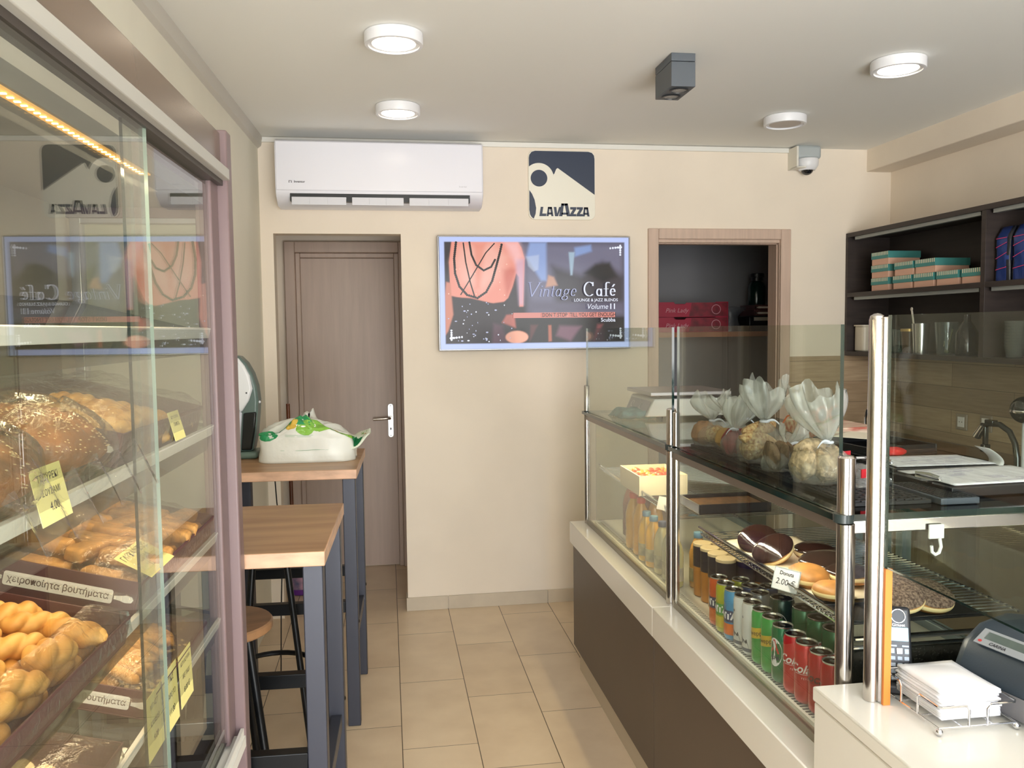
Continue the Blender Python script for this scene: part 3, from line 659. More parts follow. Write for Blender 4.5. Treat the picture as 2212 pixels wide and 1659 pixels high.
tC = tray(2, 3.86, -.018, .525, .275, .045, 'nearest maroon tray heaped with big golden twisted cookies, middle filled shelf', 3, words=False, hump=.034)
tD = tray(3, 3.18, .0, .36, .25, .05, 'maroon card tray of thin golden biscuit fingers behind the three yellow cards', 4, hump=.018)
tE = tray(3, 3.86, .0, .52, .25, .045, 'film-covered tray of pale almond pieces at the bottom edge of the cabinet', 5, hump=.02)
# film of the nearest tray only covers its outer part: the heap rises through the loose film
rd = random.Random(11)
ORD = ['first', 'second', 'third', 'fourth', 'fifth', 'sixth', 'seventh', 'eighth', 'ninth']
for i in range(5):
    for j in range(6):
        d = .026+j*.040+rd.uniform(-.003, .003); s = 3.405+i*.098+rd.uniform(-.006, .006)
        put(TW[(i+j) % 3], 'twisted_cookie', 'golden twisted cookie, lower layer of nearest tray, %s row from far end, %s from front' % (ORD[i], ORD[j]), 'cookie', SM(2, s, d, .02, rd.uniform(1.15, 1.75)) @ Matrix.Rotation(rd.uniform(-.3, .3), 4, 'X'), 'twisted cookies, nearest tray')
for i in range(5):
    for j in range(5):
        d = .032+j*.045+rd.uniform(-.005, .005); s = 3.425+i*.09+rd.uniform(-.01, .01)
        put(TW[(i+2*j) % 3], 'twisted_cookie', 'golden twisted cookie, top layer of nearest tray, %s row from far end, %s from front' % (ORD[i], ORD[j]), 'cookie', SM(2, s, d, .047, rd.uniform(.5, 1.3) if (i+j) % 4 else rd.uniform(-.3, .3)) @ Matrix.Rotation(rd.uniform(-.6, .6), 4, 'X') @ Matrix.Rotation(rd.uniform(-.12, .12), 4, 'Y'), 'top twisted cookies, nearest tray')
for i in range(5):
    for j in range(5):
        if j > 2 and i < 2: continue
        d = .05+j*.045+rd.uniform(-.006, .006); s = 2.83+i*.088+rd.uniform(-.012, .012)
        put(TW[(i+j) % 3], 'twisted_cookie', 'golden twisted cookie, lower layer of far tray, %s row from far end, %s from front' % (ORD[i], ORD[j]), 'cookie', SM(1, s, d, .022, rd.uniform(-.4, 1.9)) @ Matrix.Rotation(rd.uniform(-.4, .4), 4, 'X'), 'twisted cookies, far tray')
for i in range(3):
    for j in range(3):
        d = .07+j*.06+rd.uniform(-.01, .01); s = 2.98+i*.09+rd.uniform(-.01, .01)
        put(TW[(i+j) % 3], 'twisted_cookie', 'golden twisted cookie, top layer of far tray, %s row from far end, %s from front' % (ORD[i], ORD[j]), 'cookie', SM(1, s, d, .048, rd.uniform(-.5, 2.2)), 'top twisted cookies, far tray')
ST = [stick_mesh('biscuit_slab', .1, .034, .024, M_bisc, seed=k) for k in range(3)]
for lay_ in range(3):
    for i in range(2 if lay_ < 2 else 3):
        for j in range(7 if lay_ < 2 else 6):
            if lay_ == 2: M = SM(2, 2.83+j*.062+rd.uniform(-.006, .006), .05+i*.075, .066, rd.uniform(-.12, .12) if (i+j) % 3 else 1.4)
            else: M = SM(2, 2.80+j*.064+rd.uniform(-.004, .004), .062+i*.12, .016+lay_*.025, rd.uniform(-.06, .06))
            put(ST[(i+j) % 3], 'biscuit_slab', 'rectangular biscuit slab, %s layer, %s from far end, %s' % (['bottom', 'middle', 'top'][lay_], ORD[j], ['nearest the aisle', 'further from the aisle', 'deepest in the tray'][i]), 'biscuit', M, 'biscuit slabs, %s' % ('top layer' if lay_ == 2 else 'lower layers'))
FG = [stick_mesh('biscuit_finger', .12, .021, .018, M_fing, seed=5+k) for k in range(3)]
for i in range(9):
    put(FG[i % 3], 'biscuit_finger', 'thin golden biscuit finger in the upper row behind three yellow cards, %s from far end' % ORD[i], 'biscuit', SM(3, 2.9+i*.026, .10+rd.uniform(-.01, .01), .05, rd.uniform(-.25, .1)) @ Matrix.Rotation(.2, 4, 'Y'), 'biscuit fingers, upper row')
for i in range(9):
    put(FG[(i+1) % 3], 'biscuit_finger', 'thin golden biscuit finger in the lower row behind three yellow cards, %s from far end' % ORD[i], 'biscuit', SM(3, 2.9+i*.029, .14+rd.uniform(-.01, .01), .018, rd.uniform(-.1, .15)), 'biscuit fingers, lower row')
crm = MB()
for k in range(260):
    p = (rd.uniform(-.235, -.012), rd.uniform(.012, .34), .006+rd.uniform(0, .012)); crm.ball(p, (rd.uniform(.003, .006), rd.uniform(.003, .006), .003), 3)
c = crm.build('biscuit_crumbs', mat('pale crumbs', (216, 184, 130), .8), None); c.matrix_world = SM(3, 3.18, 0, .001)
tag(c, 'pale crumbs in the tray of biscuit fingers', 'crumbs', kind='stuff')
AM = stick_mesh('almond_piece', .045, .03, .016, mat('almond paste', (226, 206, 168), .6, bump=(90, .4)), seed=9)
for i in range(4):
    for j in range(5):
        put(AM, 'almond_piece', 'pale almond piece at the bottom edge, %s row from far end, %s from the front' % (ORD[i], ORD[j]), 'almond sweet', SM(3, 3.42+i*.07+rd.uniform(-.01, .01), .03+j*.045, .02, rd.uniform(0, 3)), 'almond pieces')
# bagged sesame loaves on the highest filled shelf
M_loaf = mat('seeded crust', (176, 112, 62), .6, var=(30, .3), bump=(120, .6))
M_seed = mat('sesame seed', (232, 206, 158), .6)
for n_, (s, d, lab) in enumerate(((3.375, .10, 'round seeded loaf in a clear bag, the one next to the far cookie tray'), (3.635, .09, 'round seeded loaf in a clear bag, nearest the viewer'))):
    t = thing('seeded_loaf', lab, 'loaf', M=SM(1, s, d, .0), group='bagged seeded loaves')
    m = MB()
    def fl_(tt, ph): return 1+.06*sin(3*tt+n_)+.05*sin(5*tt+ph*4)
    m.ball((0, 0, .048), (.092, .098, .046), 14, fn=fl_); m.build('crust', M_loaf, t)
    sd = MB()
    for k in range(420):
        tt = rd.uniform(0, 2*pi); ph = rd.uniform(.0, 1.5); kk = fl_(tt, ph)*1.005
        sd.ball((.092*kk*cos(ph)*cos(tt), .098*kk*cos(ph)*sin(tt), .048+.046*kk*sin(ph)), (.0022, .0014, .001), 3)
    sd = sd.build('sesame_seeds', M_seed, t); sd['kind'] = 'stuff'
    bg_ = MB()
    def fb(u, v):
        tt = 2*pi*u; q = v; ph = -1.2+q*2.65; w_ = 1.1+.05*sin(7*tt+n_*2)+.04*sin(13*tt+5*v)
        return (.1*w_*cos(ph)*cos(tt)+(.02*max(0, v-.9)*10), .105*w_*cos(ph)*sin(tt), .052+.053*w_*sin(ph)+.003*sin(17*tt))
    bg_.grid(fb, 40, 16, 0, True).build('clear_bag', M_film, t, angle=180)
    MB().grid(lambda u, v: (.112+v*.05, -.09+u*.19, .05-.04*v+.012*sin(15*u+3*v)), 16, 6).build('bag_end', M_film, t, angle=180)
# yellow price cards
M_yel = mat('yellow card', (240, 230, 150), .7)
def card(k, s, w_, h_, lines, label, tilt=.3, d=-.011, z=0, rz=0, group='yellow price cards'):
    M = SM(k, s, d, z) @ Matrix.Rotation(rad(90), 4, 'Z') @ Matrix.Rotation(rad(90)-TH*0-tilt, 4, 'X') @ Matrix.Rotation(rz, 4, 'Z')
    t = thing('price_card', label, 'price card', M=M, group=group)
    MB().box(-w_/2, w_/2, -h_/2, h_/2, -.0006, 0).build('card', M_yel, t)
    q = MB()
    for i, (ln, sz) in enumerate(lines): text(q, ln, sz, Matrix.Translation((0, h_*(.3-.26*i), .0004)), shear=.15)
    q.build('handwriting', M_ink, t)
card(3, 3.0, .085, .1, [('ΚΟΥΛΟΥΡΙΑ', .011), ('ΜΕ ΛΑΔΙ', .012), ('8.00 €', .015)], 'yellow handwritten price card, farthest of the three on the lowest shelf edge', .28, z=.01)
card(3, 3.1, .085, .11, [('ΣΤΙΚΣ', .014), ('ΚΑΡΟΤΟ', .013), ('11.00', .016)], 'yellow handwritten price card, middle one of the three on the lowest shelf edge', .28, z=.01)
card(3, 3.195, .085, .105, [('ΜΠΑΣΤ', .012), ('ΚΑΝΕΛΑ', .012), ('9.00', .015)], 'yellow handwritten price card, nearest of the three on the lowest shelf edge', .28, z=.01)
card(2, 3.155, .13, .068, [('ΓΛΥΚΑΝΙΣΟΣ', .018), ('ΔΙΠΛΑ', .016), ('12.00', .016)], 'yellow card with large handwriting on the tray of biscuit slabs', 1.3, d=.024, z=.078)
card(1, 3.585, .085, .068, [('ΤΣΟΥΡΕΚΙ', .012), ('ΣΟΥΣΑΜΙ', .011), ('4.00', .015)], 'yellow card stuck to the loaf bag nearest the viewer', .45, d=-.018, z=.034)
card(1, 2.99, .07, .055, [('ΚΟΥΛΟΥΡΙΑ', .008), ('ΤΡΙΦΤΑ', .01)], 'small yellow card at the corner of the far cookie tray, highest filled shelf', .5, d=.0, z=.045)
# ------------------------------------------------------------------ bar tables
M_oak = mat('oak table top', (186, 146, 106), .38, var=(2.2, .22, (1, 9, 1), (158, 118, 82)), bump=(8, .05, (1, 9, 1)))
M_oakd = mat('oak table edge', (222, 178, 146), .4, var=(10, .16, (1, 1, 3)))
M_frame = mat('blue-black table frame', (62, 64, 74), .42, .25)
def bar_table(s0, s1, w1, ztop, label):
    t = thing('bar_table', label, 'bar table', M=LMat(0, s1, 0), group='square bar tables')     # origin at its near end by the wall
    ln = s1-s0; w0 = .012
    tb = MB().box(w0, w1, 0, ln, ztop-.038, ztop); tb.f, tb.mi = tb.f, [1 if k in (2, 3, 4, 5) else 0 for k in range(6)]
    tb.build('table_top', [M_oak, M_oakd], t, bevel=.003)
    q = .05; zt = ztop-.038
    for x in (w0+.004, w1-.008-q):
        for y in (.018, ln-.018-q): MB().box(x, x+q, y, y+q, 0, zt).build('leg', M_frame, t, bevel=.003)
    for y in (.024, ln-.024-.035): MB().box(w0+.05, w1-.058, y, y+.035, .465, .51).build('foot_rail', M_blackm, t, bevel=.002)
    for x in (w0+.012, w1-.008-.042): MB().box(x, x+.034, .068, ln-.068, .33, .375).build('side_rail', M_frame, t, bevel=.002)
    for y in (ln-.06,): MB().box(w0+.05, w1-.058, y, y+.036, zt-.04, zt).build('apron', M_frame, t)
    b = MB()
    for y in (.05, ln-.05): b.ball((w1-.008, y, .42), (.004, .008, .008), 6)
    b.build('bolt', M_blackm, t)
bar_table(1.962, 2.55, .571, 1.038, 'square oak-topped bar table nearest the viewer, half hidden by the cabinet')
bar_table(.762, 1.352, .572, 1.044, 'square oak-topped bar table at the far end carrying the carrier bag')
# ------------------------------------------------------------------ bar stools
def stool(M, label):
    t = thing('bar_stool', label, 'bar stool', M=M, group='bar stools')
    MB().lathe([(.138, .722), (.142, .727), (.142, .745), (.138, .75)], n=40).build('seat', mat('oak seat', (176, 132, 92), .4, var=(2.4, .22, (1, 8, 1))), t)
    for k in range(4):
        a = pi/4+k*pi/2; MB().cyl((.085*cos(a), .085*sin(a), .722), (.185*cos(a), .185*sin(a), 0), .0125, n=14).build('leg', M_blackm, t)
    MB().tube([(.165*cos(2*pi*k/32), .165*sin(2*pi*k/32), .27) for k in range(32)], .0105, 10, closed=True).build('foot_ring', M_blackm, t)
    MB().lathe([(.1, .705), (.1, .722), (.02, .722)], n=24).build('seat_plate', M_blackm, t)
stool(LMat(.235, 2.19, 0, .35), 'black bar stool with a round oak seat showing beside the cabinet post')
stool(LMat(.232, 1.37, 0, .18), 'black bar stool at the far table, only its legs and foot ring in view')
# ------------------------------------------------------------------ things on the far table
t = thing('carrier_bag', 'crumpled white plastic carrier bag with green leaf prints on the far table', 'bag', M=LMat(.352, 1.035, 1.0445))
from mathutils import noise as mn
def bagshape(u, v):
    x, y, z = bagshape0(u, v); k = min(1, v*4)*(.4 if v < .45 else 1)
    d = mn.noise(Vector((x*11, y*11, z*14)))*.020+abs(mn.noise(Vector((x*24+5, y*24, z*24))))*.012-.004
    return (x+d*k*.5*cos(2*pi*u), y+d*k*sin(2*pi*u), z+d*k*(1 if v > .5 else 0))
def bagshape0(u, v):
    a = 2*pi*u; c, s_ = cos(a), sin(a); k = (abs(c)**5+abs(s_)**5)**-.2
    hx, hy = .198, .118
    top = .16+.022*sin(c*4+1)+.03*max(0, 1-abs(c+.25)*2.2)-.025*max(0, c-.3)
    if v < .55: q = v/.55; r = 1-.02*q+.012*sin(11*a+4*q); z = q*top*.8; return (hx*k*c*r+.0, hy*k*s_*r, z)
    q = (v-.55)/.45; r = (1-q)**.75; z = top*(.8+.2*sin(q*pi/2))+.009*sin(9*a)*q*(1-q)*3+.012*sin(c*18)*q
    return (hx*k*c*r+.012*sin(5*a)*q, hy*k*s_*r, z)
b = MB().grid(bagshape, 64, 26, 0, True); b.f.append(list(range(63, -1, -1))); b.mi.append(0)
b.build('bag_body', mat('white bag film', (234, 234, 224), .38, bump=(16, .8)), t, angle=180)
def tail(u, v):
    x = .15+.11*v; y = -.09+.15*u; z = .03+.07*u*(1-v)+.085*v-.05*(u-.5)**2+.008*sin(9*u+8*v)
    return (x, y, z)
MB().grid(tail, 14, 12).build('bag_tail', mat('white bag film tail', (228, 234, 214), .38, bump=(20, .6)), t, angle=180, solid=.004)
M_g1 = mat('leaf green', (44, 152, 92), .45); M_g2 = mat('lime green', (140, 194, 74), .45); M_y1 = mat('mustard print', (222, 184, 74), .45)
def onbag(pts, mi, mb, lift=1.012):     # small prints that follow the bag surface: pts are (u, v)
    mb.add([Vector(bagshape(u, v))*lift for u, v in pts], [tuple(range(len(pts)))], mi)
def patch(mb, cu_, cv_, ru, rv, mi, rot=0, n=14):
    for i in range(6):
        for j in range(n):
            q = []
            for r_, k in ((i/6, j), ((i+1)/6, j), ((i+1)/6, j+1), (i/6, j+1)):
                a = 2*pi*k/n; x = r_*cos(a); y = r_*sin(a)*(.45+.55*abs(sin(a)))
                q.append((cu_+ru*(x*cos(rot)-y*sin(rot)), min(.97, max(.02, cv_+rv*(x*sin(rot)+y*cos(rot))))))
            onbag(q, mi, mb)
pr = MB()
for cu_, cv_, ru, rv, mi, rot in ((.62, .62, .05, .1, 0, .3), (.68, .68, .05, .12, 0, 0), (.73, .72, .06, .16, 0, -.3), (.79, .66, .05, .16, 1, .3), (.75, .5, .03, .1, 1, .2), (.64, .55, .03, .12, 0, .5), (.93, .55, .03, .14, 0, .3), (.84, .7, .04, .12, 1, 0), (.71, .6, .02, .1, 2, .6), (.9, .62, .05, .12, 1, -.3), (.87, .78, .03, .1, 2, 0)): patch(pr, cu_, cv_, ru, rv, mi, rot)
pr.build('leaf_print', [M_g1, M_g2, M_y1], t)
pl = MB()
for z in (.052,): pl.tube([(x, -.1165, z+.001*sin(x*40)) for x in [-.1+.025*k for k in range(9)]], .0007, 5)
for z in (.112, .118): pl.tube([(x, -.1165, z-.004*sin((x+.1)*14)) for x in [-.08+.02*k for k in range(9)]], .0006, 5)
pl.build('printed_line', mat('grey green print', (120, 170, 130), .5), t)
tl = MB()
for (u0, v0, ru, rv, mi) in ((.25, .55, .18, .25, 0), (.5, .72, .16, .16, 2), (.75, .75, .14, .16, 1)):
    for j in range(14):
        a, c2 = 2*pi*j/14, 2*pi*(j+1)/14
        tl.add([Vector(tail(u0, v0))+Vector((.0, -.0035, .001))]+[Vector(tail(u0+ru*cos(q), v0+rv*sin(q)))+Vector((0, -.0035, .001)) for q in (a, c2)], [(0, 1, 2), (2, 1, 0)], mi)
tl.build('leaf_print', [M_g1, M_g2, M_y1], t)
# upright vacuum / steam appliance
t = thing('upright_appliance', 'white and grey-green upright household appliance behind the carrier bag', 'appliance', M=LMat(.088, .93, 1.0445))
out = [(-.062, .03), (.022, .03), (.036, .1), (.046, .19), (.05, .25), (.044, .31), (.028, .365), (.004, .41), (-.022, .437), (-.05, .445), (-.062, .40)]
P2 = face_M((0, .04, 0), (1, 0, 0), (0, 0, 1))
MB().prism(out, 0, .09, M=P2).build('back_shell', mat('grey green plastic', (98, 116, 110), .3), t, bevel=.012, seg=3)
MB().prism([(-.06, .2), (-.018, .2), (.014, .25), (.03, .3), (.02, .355), (0, .398), (-.024, .43), (-.05, .44), (-.06, .39)], .085, .108, M=P2).build('front_shell', M_whitep, t, bevel=.01, seg=3)
MB().prism([(-.06, .035), (-.03, .035), (-.026, .1), (-.016, .202), (-.06, .202)], .085, .106, M=P2).build('front_column', mat('pale lilac plastic', (212, 214, 224), .3), t, bevel=.008)
MB().prism([(-.026, .036), (.018, .036), (.034, .12), (.042, .2), (-.012, .196)], .075, .098, M=P2).build('water_tank', mat('black tank', (24, 28, 28), .1), t, bevel=.006)
MB().prism([(-.06, .206), (-.024, .206), (-.03, .24), (-.046, .262), (-.06, .266)], .1085, .112, M=P2).build('grille', mat('grey mesh', (92, 94, 98), .5, bump=(400, .8)), t)
MB().prism(ell(-.052, .345, .02, .05, 20), .1075, .111, M=P2).build('handle_hollow', mat('tan inset', (190, 172, 150), .5), t)
sc_ = MB()
for x, z in ((-.028, .41), (.006, .283)): sc_.ball((x, -.07, z), (.0035, .002, .0035), 6)
sc_.build('screw', M_black, t)
MB().ball((.05, -.02, .24), .006, 8).build('button', M_white, t)
MB().box(-.075, .045, -.075, .075, 0, .03).build('base', mat('grey green base', (104, 124, 112), .35), t, bevel=.012, seg=3)
cbl = MB().tube([L3(.15, .76, 1.03), L3(.158, .748, .95), L3(.165, .745, .8), L3(.185, .745, .6), L3(.17, .745, .3), L3(.16, .74, .004)], .003, 6).build('power_cable', M_black)
tag(cbl, 'thin black cable hanging down behind the far table', 'cable')
br = MB().cyl((-.602, 5.26, 0), (-.622, 5.34, 1.135), .0115, n=14).build('broom_stick', mat('brown varnished stick', (122, 66, 34), .35, var=(8, .2)))
tag(br, 'brown wooden stick leaning inside the passage by the brown door', 'broom stick')
t = thing('detergent_tub', 'purple tub with a colourful label on the passage floor behind the stool', 'tub', (-.545, 5.12, 0))
MB().lathe([(.075, 0), (.085, .006), (.09, .03), (.092, .18), (.098, .185), (.098, .215), (.09, .22)], n=28).build('tub', mat('purple plastic', (104, 48, 140), .35), t)
MB().lathe([(.0925, .04), (.0932, .165)], n=28).build('label', mat('printed label', (196, 150, 170), .5, var=(14, .5, (1, 1, 1), (52, 84, 120))), t)
# ================================================================== right side: display counter and cash desk
def at(loc): return MB(Matrix.Translation(Vector(loc))), None
def WM(loc): return Matrix.Translation(-Vector(loc))
M_panel = mat('dark brown panel', (92, 78, 66), .42, var=(2, .05))
M_stone = mat('white composite stone', (238, 235, 226), .16, spec=.6)
M_kick = mat('beige plinth', (196, 182, 158), .4)
loc = (1.2, 2.6, 0); O = WM(loc)
t = thing('display_counter', 'long refrigerated display counter with a white ledge, steel posts and glass', 'display counter', loc)
XG = .902
MB(O).box(.842, .862, 2.563, 3.75, .1, .585).build('base_panel', M_panel, t, bevel=.0015)
MB(O).box(.842, .862, 1.52, 2.559, .1, .585).build('base_panel', M_panel, t, bevel=.0015)
MB(O).box(.862, 1.58, 1.52, 3.74, .1, .585).build('carcass', M_panel, t)
MB(O).box(.858, 1.56, 1.52, 3.69, 0, .1).build('plinth', M_kick, t)
MB(O).box(.828, 1.6, 2.5355, 3.765, .586, .684).build('ledge_slab', M_stone, t, bevel=.003)
MB(O).box(.828, 1.6, 1.519, 2.534, .586, .684).build('ledge_slab', M_stone, t, bevel=.003)
fl = MB(O).box(.93, 1.55, 1.6, 3.69, .684, .695)
for k in range(150): fl.box(.938, .958, 1.62+k*.0137, 1.626+k*.0137, .695, .6955, 1)
fl.build('well_floor', [mat('pale well floor', (205, 205, 196), .3), M_black], t)
def post(x, y, r, z0, z1, name='post', cap=.004):
    return MB(O).lathe([(r, z0), (r, z1-cap), (r*.8, z1-cap*.3), (0.0005, z1)], (x, y, 0), 28).build(name, M_steel, t)
for (x, y, r) in ((XG, 3.715, .0125), (XG, 2.565, .0155), (.907, 1.537, .0175)):
    post(x, y, r, .684, 1.19); post(x, y, r, 1.207, 1.326, cap=.006)
post(.906, 2.528, .0115, .684, 1.19, 'post_profile'); post(.906, 2.528, .0115, 1.207, 1.318, 'post_profile')
post(.93, 1.56, .011, .684, 1.17, 'post_profile')
for y in (3.715, 2.565, 1.537):
    MB(O).cyl((XG, y, 1.19), (XG, y, 1.207), .02 if y < 3 else .014, n=24).build('shelf_clamp', mat('dark rubber ring', (52, 62, 62), .3), t)
pane(MB(O), XG-.003, XG+.003, 2.575, 3.705, .702, 1.17, 'x').build('front_pane', [M_glass, M_edge], t)
pane(MB(O), XG-.003, XG+.003, 1.553, 2.52, .702, 1.17, 'x').build('front_pane', [M_glass, M_edge], t)
MB(O).box(XG-.007, XG+.009, 2.58, 3.70, .684, .704).box(XG-.007, XG+.009, 1.553, 2.52, .684, .704).build('pane_channel', mat('grey beige channel', (150, 142, 126), .35, .4), t, bevel=.001)
MB(O).box(XG-.006, XG+.01, 2.58, 3.70, 1.166, 1.189).box(XG-.006, XG+.01, 1.556, 2.545, 1.166, 1.189).build('top_channel', mat('brown grey channel', (134, 122, 112), .3, .5), t, bevel=.001)
for y0, y1 in ((2.57, 3.745), (1.535, 2.566)):
    pane(MB(O), .886, 1.60, y0, y1, 1.191, 1.204, 'z').build('glass_shelf', [M_glassg, M_edge], t)
M_granite = mat('black worktop', (26, 26, 28), .12, spec=.7)
MB(O).box(.93, 1.58, 1.57, 2.545, 1.1785, 1.1905).build('dark_underpanel', M_granite, t)
pane(MB(O), XG-.004, XG+.004, 2.548, 3.703, 1.205, 1.585, 'x').build('upper_pane', [M_glassg, M_edge], t, label='upright glass sneeze guard of the far bay')
pane(MB(O), XG-.004, XG+.004, 1.55, 2.50, 1.205, 1.587, 'x').build('upper_pane', [M_glassg, M_edge], t, label='upright glass sneeze guard of the near bay')
MB(O).box(.92, 1.6, 1.54, 1.566, 1.163, 1.19).build('end_rail', M_chrome, t, bevel=.002)
pane(MB(O), .945, 1.56, 1.572, 1.578, .70, 1.163, 'y').build('end_pane', [M_glass, M_edge], t)
MB(O).cyl((.94, 1.585, .925), (1.56, 1.585, .925), .006, n=10).cyl((.94, 1.587, .905), (1.56, 1.587, .905), .005, n=10).build('end_bar', M_chrome, t)
MB(O).box(.945, 1.56, 1.582, 1.59, .69, .9).build('end_splash', mat('speckled black stone', (34, 36, 36), .15, var=(260, .5, (1, 1, 1), (14, 15, 16))), t)
bk = MB(O)
for a, b_ in ((1.585, 1.62), (2.30, 2.335), (2.40, 2.435), (2.56, 2.60), (3.66, 3.70)): bk.box(1.545, 1.575, a, b_, .69, 1.19)
bk.box(1.545, 1.575, 1.58, 3.70, .69, .72).box(1.545, 1.575, 1.58, 3.70, 1.15, 1.19); bk.build('back_door_frame', mat('blue grey frame', (120, 136, 146), .35, .5), t, bevel=.002)
pane(MB(O), 1.558, 1.563, 1.6, 3.68, .72, 1.15, 'x').build('back_door', [M_glassg, M_edge], t)
pane(MB(O), .94, 1.54, 3.692, 3.698, .70, 1.16, 'y').build('end_pane', [M_glassg, M_edge], t)
for y0, y1 in ((2.64, 3.6), (1.62, 2.5)):
    MB(O).box(.912, .932, y0, y1, 1.170, 1.176).build('led_cover', M_alu, t)
    MB(O).box(.916, .928, y0, y1, 1.1685, 1.1698).build('led_strip', mat('counter led', (255, 206, 120), .4, emit=(255, 206, 124), es=9), t)
area('counter_led_far', (.925, 3.1, 1.167), (0, rad(-25), 0), .02, .95, 6, (1.0, .78, .42))
area('counter_led_near', (.925, 2.05, 1.167), (0, rad(-25), 0), .02, .85, 3.2, (1.0, .9, .75))
for y0, y1, lab in ((2.62, 3.655, 'chrome wire rack in the far bay of the display counter'), (1.63, 2.42, 'chrome wire rack in the near bay carrying the doughnuts')):
    rk = thing('wire_rack', lab, 'rack', (1.16, (y0+y1)/2, .944), group='wire racks'); K = WM((1.16, (y0+y1)/2, .944))
    w = MB(K); n = int((y1-y0)/.019)
    for i in range(n+1): y = y0+(y1-y0)*i/n; w.tube([(.944, y, .966), (.946, y, .949), (1.38, y, .949)], .0017, 5)
    w.build('wire_grid', M_chrome, rk)
    MB(K).tube([(.941, y0, .968), (.941, y1, .968)], .0042, 8).build('front_rail', M_chrome, rk)
    MB(K).tube([(.948, y0, .9455), (.948, y1, .9455)], .003, 8).tube([(1.16, y0, .9455), (1.16, y1, .9455)], .003, 8).tube([(1.38, y0, .9455), (1.38, y1, .9455)], .004, 8).build('cross_rail', M_chrome, rk)
